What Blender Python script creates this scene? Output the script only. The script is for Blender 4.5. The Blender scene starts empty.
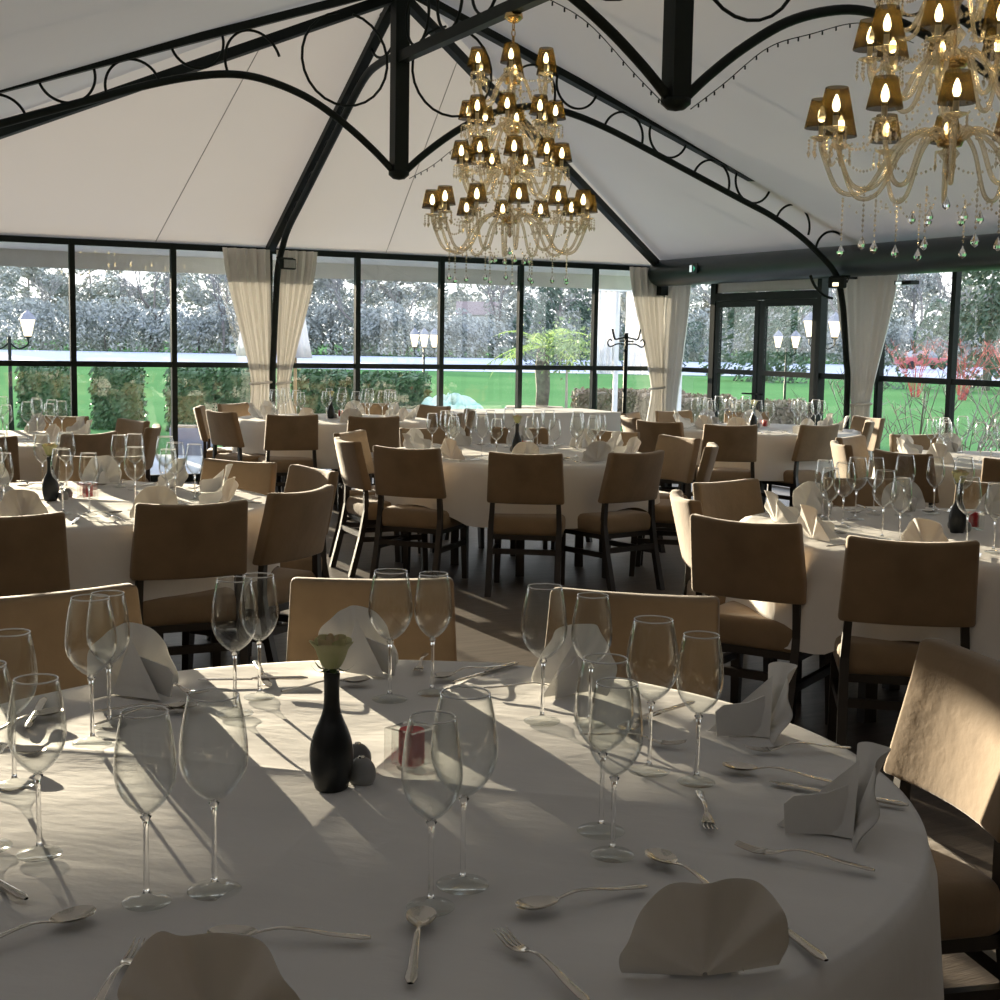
import bpy, bmesh, math, random
from mathutils import Vector, Matrix
random.seed(7)
sin, cos, pi, rad = math.sin, math.cos, math.pi, math.radians
scene = bpy.context.scene
C = scene.collection

# ------------------------------------------------------------------ camera
def cam_setup():
    yaw, p, r = rad(27.0445), rad(6.5698), rad(1.0140)
    f = Vector((sin(yaw)*cos(p), cos(yaw)*cos(p), -sin(p)))
    rt = Vector((cos(yaw), -sin(yaw), 0)); up = rt.cross(f)
    rt2 = cos(r)*rt + sin(r)*up; up2 = cos(r)*up - sin(r)*rt
    cd = bpy.data.cameras.new('camera'); cd.lens = 36*1.37259; cd.sensor_width = 36; cd.sensor_fit = 'HORIZONTAL'
    cd.clip_start = 0.05; cd.clip_end = 1000
    co = bpy.data.objects.new('camera', cd); C.objects.link(co)
    m = Matrix((rt2, up2, -f)).transposed().to_4x4(); m.translation = (0, 0, 1.5)
    co.matrix_world = m; scene.camera = co
cam_setup()

# ------------------------------------------------------------------ light
SUN_AZ, SUN_EL = -0.5, 6.25
def light_setup():
    w = bpy.data.worlds.new('world'); scene.world = w; w.use_nodes = True
    nt = w.node_tree; nt.nodes.clear()
    out = nt.nodes.new('ShaderNodeOutputWorld'); bg = nt.nodes.new('ShaderNodeBackground')
    geo = nt.nodes.new('ShaderNodeTexCoord'); sep = nt.nodes.new('ShaderNodeSeparateXYZ'); ramp = nt.nodes.new('ShaderNodeValToRGB')
    nt.links.new(geo.outputs['Generated'], sep.inputs[0]); nt.links.new(sep.outputs['Z'], ramp.inputs[0])
    e = ramp.color_ramp.elements
    e[0].position = 0.0; e[0].color = (1.0, 0.97, 0.93, 1)
    e[1].position = 0.7; e[1].color = (0.66, 0.77, 0.95, 1)
    nt.links.new(ramp.outputs[0], bg.inputs[0]); bg.inputs[1].default_value = 1.55
    nt.links.new(bg.outputs[0], out.inputs[0])
    l = bpy.data.lights.new('sun', 'SUN'); l.energy = 13.5; l.color = (1.0, 0.83, 0.60); l.angle = rad(0.35)
    o = bpy.data.objects.new('sun', l); C.objects.link(o)
    d = Vector((sin(rad(SUN_AZ))*cos(rad(SUN_EL)), cos(rad(SUN_AZ))*cos(rad(SUN_EL)), sin(rad(SUN_EL))))
    o.rotation_euler = d.to_track_quat('Z', 'Y').to_euler(); o.location = d*60
light_setup()
vs = scene.view_settings
vs.view_transform = 'Standard'; vs.look = 'None'; vs.exposure = 0.9; vs.gamma = 1; vs.use_curve_mapping = False
cy = scene.cycles
cy.use_denoising = True; cy.max_bounces = 10; cy.transparent_max_bounces = 40; cy.transmission_bounces = 8; cy.glossy_bounces = 4
cy.caustics_reflective = False; cy.caustics_refractive = False; cy.sample_clamp_indirect = 4.0

# ------------------------------------------------------------------ materials
def new_mat(name):
    m = bpy.data.materials.new(name); m.use_nodes = True; nt = m.node_tree; nt.nodes.clear()
    out = nt.nodes.new('ShaderNodeOutputMaterial'); return m, nt, out
def coords(nt, scale=(1, 1, 1)):
    tc = nt.nodes.new('ShaderNodeTexCoord'); mp = nt.nodes.new('ShaderNodeMapping'); mp.inputs['Scale'].default_value = scale
    nt.links.new(tc.outputs['Object'], mp.inputs[0]); return mp.outputs[0]
def pbr(name, c1, c2=None, rough=0.6, metal=0.0, nscale=8, bump=0.0, bscale=40, stretch=(1, 1, 1), spec=0.5, sheen=0.0, emit=None, es=0.0):
    m, nt, out = new_mat(name); b = nt.nodes.new('ShaderNodeBsdfPrincipled')
    b.inputs['Base Color'].default_value = (*c1, 1); b.inputs['Roughness'].default_value = rough; b.inputs['Metallic'].default_value = metal
    b.inputs['Specular IOR Level'].default_value = spec
    if sheen: b.inputs['Sheen Weight'].default_value = sheen
    if emit: b.inputs['Emission Color'].default_value = (*emit, 1); b.inputs['Emission Strength'].default_value = es
    if c2:
        v = coords(nt, stretch); n = nt.nodes.new('ShaderNodeTexNoise'); n.inputs['Scale'].default_value = nscale; n.inputs['Detail'].default_value = 4
        mx = nt.nodes.new('ShaderNodeMix'); mx.data_type = 'RGBA'; mx.inputs[6].default_value = (*c1, 1); mx.inputs[7].default_value = (*c2, 1)
        cr = nt.nodes.new('ShaderNodeMapRange'); cr.inputs[1].default_value = 0.35; cr.inputs[2].default_value = 0.65
        nt.links.new(v, n.inputs['Vector']); nt.links.new(n.outputs[0], cr.inputs[0]); nt.links.new(cr.outputs[0], mx.inputs[0]); nt.links.new(mx.outputs[2], b.inputs['Base Color'])
    if bump:
        v = coords(nt, stretch); n = nt.nodes.new('ShaderNodeTexNoise'); n.inputs['Scale'].default_value = bscale; n.inputs['Detail'].default_value = 3
        bp = nt.nodes.new('ShaderNodeBump'); bp.inputs['Strength'].default_value = bump; bp.inputs['Distance'].default_value = 0.01
        nt.links.new(v, n.inputs['Vector']); nt.links.new(n.outputs[0], bp.inputs['Height']); nt.links.new(bp.outputs[0], b.inputs['Normal'])
    nt.links.new(b.outputs[0], out.inputs[0]); return m
def thin_glass(name, tint=(0.97, 0.98, 0.97), edge=(0.55, 0.58, 0.58), power=3.0, rough=0.02, gloss=1.0, base=0.03, top=0.75, epow=5.0):
    m, nt, out = new_mat(name)
    lw = nt.nodes.new('ShaderNodeLayerWeight'); lw.inputs['Blend'].default_value = 0.5
    def pw(e, mul, add):
        p = nt.nodes.new('ShaderNodeMath'); p.operation = 'POWER'; p.inputs[1].default_value = e; nt.links.new(lw.outputs['Facing'], p.inputs[0])
        q = nt.nodes.new('ShaderNodeMath'); q.operation = 'MULTIPLY_ADD'; q.inputs[1].default_value = mul; q.inputs[2].default_value = add; nt.links.new(p.outputs[0], q.inputs[0]); return q.outputs[0]
    mc = nt.nodes.new('ShaderNodeMix'); mc.data_type = 'RGBA'; mc.inputs[6].default_value = (*tint, 1); mc.inputs[7].default_value = (*edge, 1)
    nt.links.new(pw(power, 1.0, 0.0), mc.inputs[0])
    tr = nt.nodes.new('ShaderNodeBsdfTransparent'); nt.links.new(mc.outputs[2], tr.inputs[0])
    gl = nt.nodes.new('ShaderNodeBsdfGlossy'); gl.inputs['Roughness'].default_value = rough; gl.inputs[0].default_value = (gloss, gloss, gloss, 1)
    mx = nt.nodes.new('ShaderNodeMixShader'); nt.links.new(pw(epow, top, base), mx.inputs[0]); nt.links.new(tr.outputs[0], mx.inputs[1]); nt.links.new(gl.outputs[0], mx.inputs[2])
    nt.links.new(mx.outputs[0], out.inputs[0]); return m
def solid_glass(name, col=(1, 1, 1), ior=1.5):
    m, nt, out = new_mat(name); g = nt.nodes.new('ShaderNodeBsdfGlass'); g.inputs['Color'].default_value = (*col, 1); g.inputs['IOR'].default_value = ior; g.inputs['Roughness'].default_value = 0.0
    nt.links.new(g.outputs[0], out.inputs[0]); return m
def translucent(name, col, tcol, fac, transp=0.0, bump=0.0, bscale=3.0, stretch=(1, 1, 1), c2=None):
    m, nt, out = new_mat(name); d = nt.nodes.new('ShaderNodeBsdfDiffuse'); t = nt.nodes.new('ShaderNodeBsdfTranslucent'); mx = nt.nodes.new('ShaderNodeMixShader')
    d.inputs[0].default_value = (*col, 1); t.inputs[0].default_value = (*tcol, 1); mx.inputs[0].default_value = fac
    if bump:
        n = nt.nodes.new('ShaderNodeTexNoise'); n.inputs['Scale'].default_value = bscale; nt.links.new(coords(nt, stretch), n.inputs['Vector'])
        bp = nt.nodes.new('ShaderNodeBump'); bp.inputs['Strength'].default_value = bump; bp.inputs['Distance'].default_value = 0.05
        nt.links.new(n.outputs[0], bp.inputs['Height']); nt.links.new(bp.outputs[0], d.inputs['Normal'])
        if c2:
            mc = nt.nodes.new('ShaderNodeMix'); mc.data_type = 'RGBA'; mc.inputs[6].default_value = (*col, 1); mc.inputs[7].default_value = (*c2, 1)
            nt.links.new(n.outputs[0], mc.inputs[0]); nt.links.new(mc.outputs[2], d.inputs[0])
    nt.links.new(d.outputs[0], mx.inputs[1]); nt.links.new(t.outputs[0], mx.inputs[2]); res = mx.outputs[0]
    if transp:
        tr = nt.nodes.new('ShaderNodeBsdfTransparent'); m2 = nt.nodes.new('ShaderNodeMixShader'); m2.inputs[0].default_value = transp
        nt.links.new(res, m2.inputs[1]); nt.links.new(tr.outputs[0], m2.inputs[2]); res = m2.outputs[0]
    nt.links.new(res, out.inputs[0]); return m
def emission(name, col, s):
    m, nt, out = new_mat(name); e = nt.nodes.new('ShaderNodeEmission'); e.inputs[0].default_value = (*col, 1); e.inputs[1].default_value = s
    nt.links.new(e.outputs[0], out.inputs[0]); return m

M = {}
M['black_metal'] = pbr('black_metal', (0.006, 0.010, 0.009), (0.009, 0.014, 0.012), rough=0.55, spec=0.2)
M['frame_metal'] = pbr('frame_metal', (0.005, 0.010, 0.009), (0.009, 0.015, 0.014), rough=0.5, spec=0.2)
M['duct'] = pbr('duct', (0.009, 0.020, 0.022), (0.014, 0.026, 0.027), rough=0.38, nscale=3)
M['fabric_roof'] = translucent('fabric_roof', (0.80, 0.785, 0.77), (0.80, 0.785, 0.775), 0.055, bump=0.25, bscale=1.2, c2=(0.76, 0.745, 0.73))
M['seam'] = pbr('seam', (0.34, 0.33, 0.32), (0.40, 0.39, 0.37), rough=0.8)
M['floor'] = pbr('floor', (0.100, 0.084, 0.072), (0.145, 0.122, 0.104), rough=0.42, nscale=5, stretch=(0.6, 6, 1), bump=0.15, bscale=30, spec=0.3)
M['wall_plaster'] = pbr('wall_plaster', (0.26, 0.235, 0.20), (0.23, 0.205, 0.18), rough=0.9, nscale=3)
M['curtain'] = translucent('curtain', (0.70, 0.69, 0.66), (0.60, 0.58, 0.54), 0.08, bump=0.1, bscale=60)
M['cloth'] = pbr('cloth', (0.70, 0.685, 0.66), (0.66, 0.645, 0.62), rough=0.85, nscale=3, bump=0.16, bscale=16, stretch=(1, 2.2, 1), spec=0.15)
M['napkin'] = translucent('napkin', (0.80, 0.785, 0.755), (0.60, 0.58, 0.52), 0.15, bump=0.04, bscale=40)
M['upholstery'] = pbr('upholstery', (0.255, 0.178, 0.105), (0.205, 0.142, 0.083), rough=0.85, nscale=6, bump=0.18, bscale=25, spec=0.2, sheen=0.25)
M['dark_wood'] = pbr('dark_wood', (0.010, 0.0075, 0.006), (0.016, 0.011, 0.008), rough=0.45, nscale=4, stretch=(12, 12, 1))
M['steel'] = pbr('steel', (0.62, 0.58, 0.52), (0.56, 0.52, 0.46), rough=0.16, metal=1.0, nscale=30)
M['bowl_glass'] = thin_glass('bowl_glass', tint=(0.985, 0.99, 0.985), edge=(0.40, 0.43, 0.43), power=3.5, rough=0.04, base=0.022, top=0.9, epow=3.2)
M['block_glass'] = thin_glass('block_glass', tint=(0.95, 0.96, 0.95), edge=(0.70, 0.72, 0.72), power=2.0, base=0.05, top=0.8, epow=2.5)
M['foot_glass'] = thin_glass('foot_glass', tint=(0.95, 0.96, 0.95), edge=(0.70, 0.72, 0.72), power=3.0, rough=0.05, base=0.015, top=0.6)
M['rim_glass'] = thin_glass('rim_glass', tint=(0.95, 0.96, 0.96), edge=(0.8, 0.82, 0.82), power=2.0, rough=0.22, base=0.65, top=0.3)
M['stem_glass'] = solid_glass('stem_glass')
M['pane'] = thin_glass('pane', tint=(0.95, 0.97, 0.98), edge=(0.85, 0.9, 0.9), power=6.0, rough=0.0, base=0.03, top=0.5)
M['black_ceramic'] = pbr('black_ceramic', (0.006, 0.008, 0.008), rough=0.35)
M['grey_stone'] = pbr('grey_stone', (0.24, 0.24, 0.235), (0.30, 0.30, 0.29), rough=0.4, nscale=20)
M['dark_stone'] = pbr('dark_stone', (0.12, 0.12, 0.12), (0.16, 0.16, 0.155), rough=0.4, nscale=20)
M['red_wax'] = pbr('red_wax', (0.60, 0.003, 0.008), (0.48, 0.002, 0.007), rough=0.45, nscale=12)
M['wick'] = pbr('wick', (0.5, 0.45, 0.4), rough=0.9)
M['petal'] = pbr('petal', (0.46, 0.50, 0.20), (0.62, 0.56, 0.34), rough=0.6, nscale=14)
M['petal_inner'] = pbr('petal_inner', (0.72, 0.52, 0.36), (0.66, 0.58, 0.34), rough=0.6, nscale=14)
M['stem_green'] = pbr('stem_green', (0.045, 0.085, 0.025), (0.06, 0.10, 0.03), rough=0.6)
M['brass'] = pbr('brass', (0.62, 0.44, 0.20), (0.55, 0.38, 0.16), rough=0.25, metal=1.0)
M['crystal'] = thin_glass('crystal', tint=(0.93, 0.89, 0.80), edge=(0.70, 0.62, 0.48), power=1.5, rough=0.10, base=0.25, top=0.6)
def add_body(m, col, fac):
    nt = m.node_tree; out_ = [n_ for n_ in nt.nodes if n_.type == 'OUTPUT_MATERIAL'][0]; src = out_.inputs[0].links[0].from_socket
    d = nt.nodes.new('ShaderNodeBsdfDiffuse'); d.inputs[0].default_value = (*col, 1); t = nt.nodes.new('ShaderNodeBsdfTranslucent'); t.inputs[0].default_value = (*col, 1)
    a = nt.nodes.new('ShaderNodeMixShader'); nt.links.new(d.outputs[0], a.inputs[1]); nt.links.new(t.outputs[0], a.inputs[2])
    b = nt.nodes.new('ShaderNodeMixShader'); b.inputs[0].default_value = fac; nt.links.new(src, b.inputs[1]); nt.links.new(a.outputs[0], b.inputs[2]); nt.links.new(b.outputs[0], out_.inputs[0])
add_body(M['crystal'], (0.90, 0.85, 0.74), 0.18)
add_body(M['rim_glass'], (0.9, 0.9, 0.9), 0.45)  # white body colour stands in for bright window reflections along the rim
M['drop_glass'] = solid_glass('drop_glass', ior=1.6)
M['shade'] = translucent('shade', (0.012, 0.010, 0.008), (0.030, 0.022, 0.007), 0.6, transp=0.15)
M['bulb'] = emission('bulb', (1.0, 0.72, 0.32), 34.0)
M['candle_sleeve'] = pbr('candle_sleeve', (0.72, 0.66, 0.52), rough=0.5)
M['white_paint'] = pbr('white_paint', (0.72, 0.72, 0.72), (0.68, 0.68, 0.68), rough=0.6)
M['lamp_glow'] = emission('lamp_glow', (1.0, 0.80, 0.50), 1.7)
M['sign_green'] = emission('sign_green', (0.12, 0.75, 0.45), 0.25)
M['sign_white'] = emission('sign_white', (0.8, 0.95, 0.9), 0.6)
M['grass'] = pbr('grass', (0.082, 0.190, 0.075), (0.102, 0.220, 0.088), rough=1.0, nscale=0.15, spec=0.0)
M['paving'] = pbr('paving', (0.36, 0.37, 0.40), (0.42, 0.43, 0.46), rough=0.8, nscale=1.2)
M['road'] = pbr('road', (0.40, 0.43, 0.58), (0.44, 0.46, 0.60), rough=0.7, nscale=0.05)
M['bark'] = pbr('bark', (0.17, 0.155, 0.15), (0.22, 0.20, 0.19), rough=0.95, nscale=3)
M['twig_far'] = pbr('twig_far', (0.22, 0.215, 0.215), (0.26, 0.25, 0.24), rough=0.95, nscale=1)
M['evergreen'] = pbr('evergreen', (0.10, 0.145, 0.115), (0.15, 0.19, 0.145), rough=0.95, nscale=0.6, spec=0.1)
M['woodland'] = pbr('woodland', (0.33, 0.36, 0.35), (0.42, 0.43, 0.40), rough=0.95, nscale=0.5, spec=0.1)  # distance haze is put into this pale grey-green leaf colour
M['hedge_leaf'] = pbr('hedge_leaf', (0.050, 0.105, 0.045), (0.085, 0.155, 0.075), rough=0.5, nscale=9)
M['brown_leaf'] = pbr('brown_leaf', (0.20, 0.155, 0.115), (0.26, 0.20, 0.15), rough=0.8, nscale=6)
M['red_twig'] = pbr('red_twig', (0.52, 0.10, 0.10), (0.42, 0.10, 0.10), rough=0.7)
M['pale_twig'] = pbr('pale_twig', (0.34, 0.30, 0.26), (0.28, 0.25, 0.22), rough=0.8)
M['palm_leaf'] = pbr('palm_leaf', (0.46, 0.56, 0.11), (0.36, 0.48, 0.10), rough=0.55, nscale=3)
M['olive_leaf'] = pbr('olive_leaf', (0.20, 0.30, 0.12), (0.26, 0.34, 0.16), rough=0.7, nscale=4)
M['palm_bark'] = pbr('palm_bark', (0.10, 0.085, 0.075), (0.17, 0.15, 0.13), rough=0.95, nscale=12)
M['planter'] = pbr('planter', (0.20, 0.21, 0.27), (0.24, 0.25, 0.31), rough=0.7, nscale=5)
M['tarp'] = pbr('tarp', (0.18, 0.42, 0.33), (0.62, 0.72, 0.68), rough=0.5, nscale=3)
M['parasol'] = translucent('parasol', (0.76, 0.76, 0.80), (0.7, 0.7, 0.72), 0.3, bump=0.05)
M['tan_wood'] = pbr('tan_wood', (0.42, 0.28, 0.14), (0.36, 0.24, 0.12), rough=0.6)
M['car_red'] = pbr('car_red', (0.42, 0.10, 0.12), (0.40, 0.09, 0.11), rough=0.3)
M['car_glass'] = pbr('car_glass', (0.20, 0.22, 0.26), rough=0.1)
M['tyre'] = pbr('tyre', (0.02, 0.02, 0.02), rough=0.8)
M['house_wall'] = pbr('house_wall', (0.50, 0.50, 0.52), (0.55, 0.55, 0.56), rough=0.9)
M['house_roof'] = pbr('house_roof', (0.24, 0.19, 0.20), (0.28, 0.22, 0.22), rough=0.9)

# ------------------------------------------------------------------ mesh helpers
class MB:
    def __init__(s): s.v = []; s.f = []
    def add(s, vs_, fs, mat=None):
        o = len(s.v); s.v += [tuple(mat @ Vector(v)) if mat else tuple(v) for v in vs_]
        s.f += [tuple(i+o for i in f) for f in fs]; return s
    def box(s, c, d, rz=0.0, mat=None):
        x, y, z = d[0]/2, d[1]/2, d[2]/2
        vv = [(a*x, b*y, e*z) for e in (-1, 1) for (a, b) in ((-1, -1), (1, -1), (1, 1), (-1, 1))]
        m = Matrix.Translation(c) @ Matrix.Rotation(rz, 4, 'Z')
        if mat: m = mat @ m
        return s.add(vv, [(0, 3, 2, 1), (4, 5, 6, 7), (0, 1, 5, 4), (1, 2, 6, 5), (2, 3, 7, 6), (3, 0, 4, 7)], m)
    def beam(s, a, b, w, h, up=(0, 0, 1)):
        a, b = Vector(a), Vector(b); d = (b-a); L = d.length; d.normalize(); u = Vector(up); sd = d.cross(u)
        if sd.length < 1e-5: sd = d.cross(Vector((0, 1, 0)))
        sd.normalize(); u = sd.cross(d)
        vv = [p + sd*i*w/2 + u*j*h/2 for p in (a, b) for (i, j) in ((-1, -1), (1, -1), (1, 1), (-1, 1))]
        return s.add(vv, [(0, 1, 2, 3), (7, 6, 5, 4), (0, 4, 5, 1), (1, 5, 6, 2), (2, 6, 7, 3), (3, 7, 4, 0)])
    def tube(s, pts, r, n=8, closed=False, cap=True):
        P = [Vector(p) for p in pts]; k = len(P); R = r if isinstance(r, (list, tuple)) else [r]*k; o = len(s.v)
        prev = None
        for i, p in enumerate(P):
            if closed: t = P[(i+1) % k]-P[i-1]
            else: t = P[min(i+1, k-1)]-P[max(i-1, 0)]
            if t.length < 1e-9: t = Vector((0, 0, 1))
            t.normalize()
            if prev is None:
                a = Vector((0, 0, 1)) if abs(t.z) < 0.9 else Vector((1, 0, 0)); u = t.cross(a).normalized()
            else:
                u = prev - t*prev.dot(t); u = u.normalized() if u.length > 1e-6 else t.orthogonal().normalized()
            prev = u; w = t.cross(u)
            for j in range(n):
                an = 2*pi*j/n; s.v.append(tuple(p + (u*cos(an)+w*sin(an))*R[i]))
        m = k if closed else k-1
        for i in range(m):
            i2 = (i+1) % k
            for j in range(n):
                j2 = (j+1) % n; s.f.append((o+i*n+j, o+i*n+j2, o+i2*n+j2, o+i2*n+j))
        if cap and not closed:
            s.f.append(tuple(o+j for j in range(n))[::-1]); s.f.append(tuple(o+(k-1)*n+j for j in range(n)))
        return s
    def lathe(s, prof, n=24, c=(0, 0, 0), mod=None, closed=False):
        o = len(s.v); k = len(prof)
        for (r, z) in prof:
            for j in range(n):
                a = 2*pi*j/n; rr = r*(mod(a) if mod else 1); s.v.append((c[0]+rr*cos(a), c[1]+rr*sin(a), c[2]+z))
        for i in range(k if closed else k-1):
            i2 = (i+1) % k
            for j in range(n):
                j2 = (j+1) % n; s.f.append((o+i*n+j, o+i*n+j2, o+i2*n+j2, o+i2*n+j))
        return s
    def grid(s, fn, nu, nv, wrap=False):
        o = len(s.v); cu = nu if wrap else nu+1
        for j in range(nv+1):
            for i in range(cu): s.v.append(tuple(fn(i/nu, j/nv)))
        for j in range(nv):
            for i in range(nu):
                i2 = (i+1) % cu; s.f.append((o+j*cu+i, o+j*cu+i2, o+(j+1)*cu+i2, o+(j+1)*cu+i))
        return s
    def rbox(s, c, d, r, seg=3, cuts=0, fn=None, mat=None):
        bm = bmesh.new(); bmesh.ops.create_cube(bm, size=1)
        for v in bm.verts: v.co = Vector((v.co.x*d[0], v.co.y*d[1], v.co.z*d[2]))
        bmesh.ops.bevel(bm, geom=bm.edges[:], offset=r, segments=seg, profile=0.5, affect='EDGES')
        if cuts:
            for k in range(1, cuts):
                x = -d[0]/2 + d[0]*k/cuts
                bmesh.ops.bisect_plane(bm, geom=bm.verts[:]+bm.edges[:]+bm.faces[:], plane_co=(x, 0, 0), plane_no=(1, 0, 0))
            for k in range(1, 4):
                z = -d[2]/2 + d[2]*k/4
                bmesh.ops.bisect_plane(bm, geom=bm.verts[:]+bm.edges[:]+bm.faces[:], plane_co=(0, 0, z), plane_no=(0, 0, 1))
        bm.verts.index_update()
        vv = [v.co.copy() for v in bm.verts]; ff = [tuple(v.index for v in f.verts) for f in bm.faces]; bm.free()
        if fn: vv = [fn(v) for v in vv]
        m = Matrix.Translation(c)
        if mat: m = mat @ m
        return s.add(vv, ff, m)
    def mesh(s, name, mat, smooth=False, angle=None):
        me = bpy.data.meshes.new(name); me.from_pydata(s.v, [], s.f); me.materials.append(M[mat])
        if smooth:
            me.polygons.foreach_set('use_smooth', [True]*len(me.polygons))
            if angle: me.set_sharp_from_angle(angle=rad(angle))
        me.update(); return me
    def build(s, name, mat, parent=None, smooth=False, angle=None): return link(name, s.mesh(name, mat, smooth, angle), parent)
def link(name, me, parent=None, loc=None, rz=None):
    o = bpy.data.objects.new(name, me); C.objects.link(o)
    if parent: o.parent = parent
    if loc is not None: o.location = loc
    if rz is not None: o.rotation_euler = (0, 0, rz)
    return o
def tag(o, label=None, cat=None, group=None, kind=None):
    if label: o['label'] = label
    if cat: o['category'] = cat
    if group: o['group'] = group
    if kind: o['kind'] = kind
    return o
def empty(name, loc=(0, 0, 0), rz=0.0, **k):
    o = bpy.data.objects.new(name, None); C.objects.link(o); o.location = loc; o.rotation_euler = (0, 0, rz); o.empty_display_size = 0.1
    return tag(o, **k)
KIDS = {}
def proto(parts):   # parts: list of (name, mesh, subparts, loc, rz)
    return parts
def place(name, parts, loc, rz, label, cat, group):
    r = empty(name, loc, rz, label=label, cat=cat, group=group)
    def rec(lst, par):
        for p in lst:
            o = link(p[0], p[1], par, p[3] if len(p) > 3 else None, p[4] if len(p) > 4 else None)
            if len(p) > 2 and p[2]: rec(p[2], o)
    rec(parts, r); return r
def arc(a, b, sag, n=12, up=Vector((0, 0, 1))):
    a, b = Vector(a), Vector(b); return [a.lerp(b, i/n) + up*sag*4*(i/n)*(1-i/n) for i in range(n+1)]
def spline(pts, n=8):
    P = [Vector(p) for p in pts]; P = [2*P[0]-P[1]] + P + [2*P[-1]-P[-2]]; out = []
    for i in range(1, len(P)-2):
        for k in range(n):
            t = k/n; a, b, c, d = P[i-1:i+3]
            out.append(0.5*((2*b)+(c-a)*t+(2*a-5*b+4*c-d)*t*t+(3*b-a-3*c+d)*t**3))
    out.append(P[-2]); return out

# ------------------------------------------------------------------ structure
XL, XR, YB, YF = -4.57, 9.43, 14.13, -2.4          # room extents
RX, RY = 4.43, 10.6                                 # ridge line, first king post
ZE, ZA, ZR = 2.435, 4.43, 2.60                                 # eave and ridge of the fabric
tag(MB().box(((XL+XR)/2, (YB+YF)/2, -0.05), (XR-XL+0.1, YB-YF+0.1, 0.1)).build('floor', 'floor'), kind='structure')
tag(MB().box((XL-0.08, (YB+YF)/2, 1.3), (0.16, YB-YF+0.3, 2.6)).build('wall_left', 'wall_plaster'), kind='structure')
tag(MB().box(((XL+XR)/2, YF-0.08, 2.3), (XR-XL+0.3, 0.16, 4.6)).build('wall_front', 'wall_plaster'), kind='structure')

# ceiling of stretched white fabric: two long slopes, one hip end, a flat bay on the far left
ceil_root = empty('ceiling', kind='structure')
def panel(pts, nu=10, nv=10, sagv=0.03):
    a, b, c, d = [Vector(p) for p in pts]   # a-b bottom edge, d-c top edge
    def fn(u, v):
        p = a.lerp(b, u).lerp(d.lerp(c, u), v); p.z -= sagv*sin(pi*u)*sin(pi*v); return p
    m = MB().grid(fn, nu, nv); return m
panel([(XR, YF, ZR), (XR, YB, ZE), (RX, RY, ZA), (RX, YF, ZA)], 16, 10, 0.0).build('fabric_panel', 'fabric_roof', ceil_root, True)
panel([(-0.57, YB, ZE), (-0.57, YF, ZR), (RX, YF, ZA), (RX, RY, ZA)], 16, 10, 0.0).build('fabric_panel', 'fabric_roof', ceil_root, True)
panel([(XR, YB, ZE), (-0.57, YB, ZE), (RX, RY, ZA), (RX+0.001, RY, ZA)], 16, 10, 0.0).build('fabric_panel', 'fabric_roof', ceil_root, True)
panel([(-0.57, YB, ZE), (XL, YB, ZE), (XL, YF, ZE+0.02), (-0.57, YF, ZE+0.02)], 8, 8, 0.0).build('fabric_panel', 'fabric_roof', ceil_root, True)
def hip_z(x, y):   # height of the fabric at a point, three planes
    zr = ZR-0.04+(XR-x)/(XR-RX)*(ZA-ZR+0.04); zl = ZR-0.04+(x+0.57)/(RX+0.57)*(ZA-ZR+0.04); zb = ZE+(YB-y)/(YB-RY)*(ZA-ZE); return min(zr, zl, zb)
def seam(p, q_):
    pts = [Vector((p[0]+(q_[0]-p[0])*i/12, p[1]+(q_[1]-p[1])*i/12, 0)) for i in range(13)]
    MB().tube([(a.x, a.y, hip_z(a.x, a.y)-0.006) for i, a in enumerate(pts)], 0.004, 5).build('seam', 'seam', ceil_root, True)
seam((3.25, 14.1), (3.55, 11.4)); seam((5.75, 14.1), (5.3, 11.3)); seam((7.75, 14.1), (7.3, 12.75))
for y in (12.4, 9.4, 7.6, 5.4): seam((9.4, y), (4.6 if y < 10.6 else 6.2, y))
for y in (8.6, 5.0): seam((-0.5, y), (4.3, y))

# window walls: one bay after another, each bay with its own mullion, rails and two panes
ZT, ZM = 2.405, 1.21
def bay(n, a, b, inward, door=False):
    a, b = Vector((*a, 0)), Vector((*b, 0)); d = (b-a).normalized(); t = 0.055
    r = empty(f'window_{n}', kind='structure')
    ZTt = ZT
    for nm, z, h in (('top_rail', ZTt, 0.06), ('middle_rail', ZM, 0.055), ('bottom_rail', 0.04, 0.08)):
        MB().beam(a+d*t/2+Vector((0, 0, z)), b-d*t/2+Vector((0, 0, z)), 0.05, h).build(nm, 'frame_metal', r)
    MB().beam(a+Vector((0, 0, 0)), a+Vector((0, 0, ZTt+0.03)), 0.065, t, up=d).build('mullion', 'frame_metal', r)
    for z0, z1 in ((0.08, ZM-0.027), (ZM+0.027, ZTt-0.03)):
        m = MB(); m.beam(a+d*(t/2)+Vector((0, 0, (z0+z1)/2)), b-d*(t/2)+Vector((0, 0, (z0+z1)/2)), 0.006, z1-z0); m.build('pane', 'pane', r)
    return r
n = 1
xs = [-4.57]+[-3.57+k for k in range(13)]
xs = [-4.57, -3.57, -2.57, -1.57, -0.57, 0.43, 1.43, 2.43, 3.43, 4.43, 5.43, 6.43, 7.43, 8.43, 9.43]
for i in range(len(xs)-1): bay(n, (xs[i], YB), (xs[i+1], YB), 1); n += 1
ys = [14.13, 13.13, 11.24, 10.35, 9.40, 8.45, 7.5, 6.55, 5.6, 4.65]
for i in range(len(ys)-1):
    if i == 1: continue
    bay(n, (XR, ys[i]), (XR, ys[i+1]), 1); n += 1
tag(MB().box((XR+0.02, (4.62+YF)/2, 1.22), (0.16, 4.62-YF, 2.44)).build('wall_right', 'wall_plaster'), kind='structure')
# corner post
tag(MB().box((XR, YB, 1.23), (0.09, 0.09, 2.46)).build('trim_1', 'frame_metal'), kind='structure')
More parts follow.
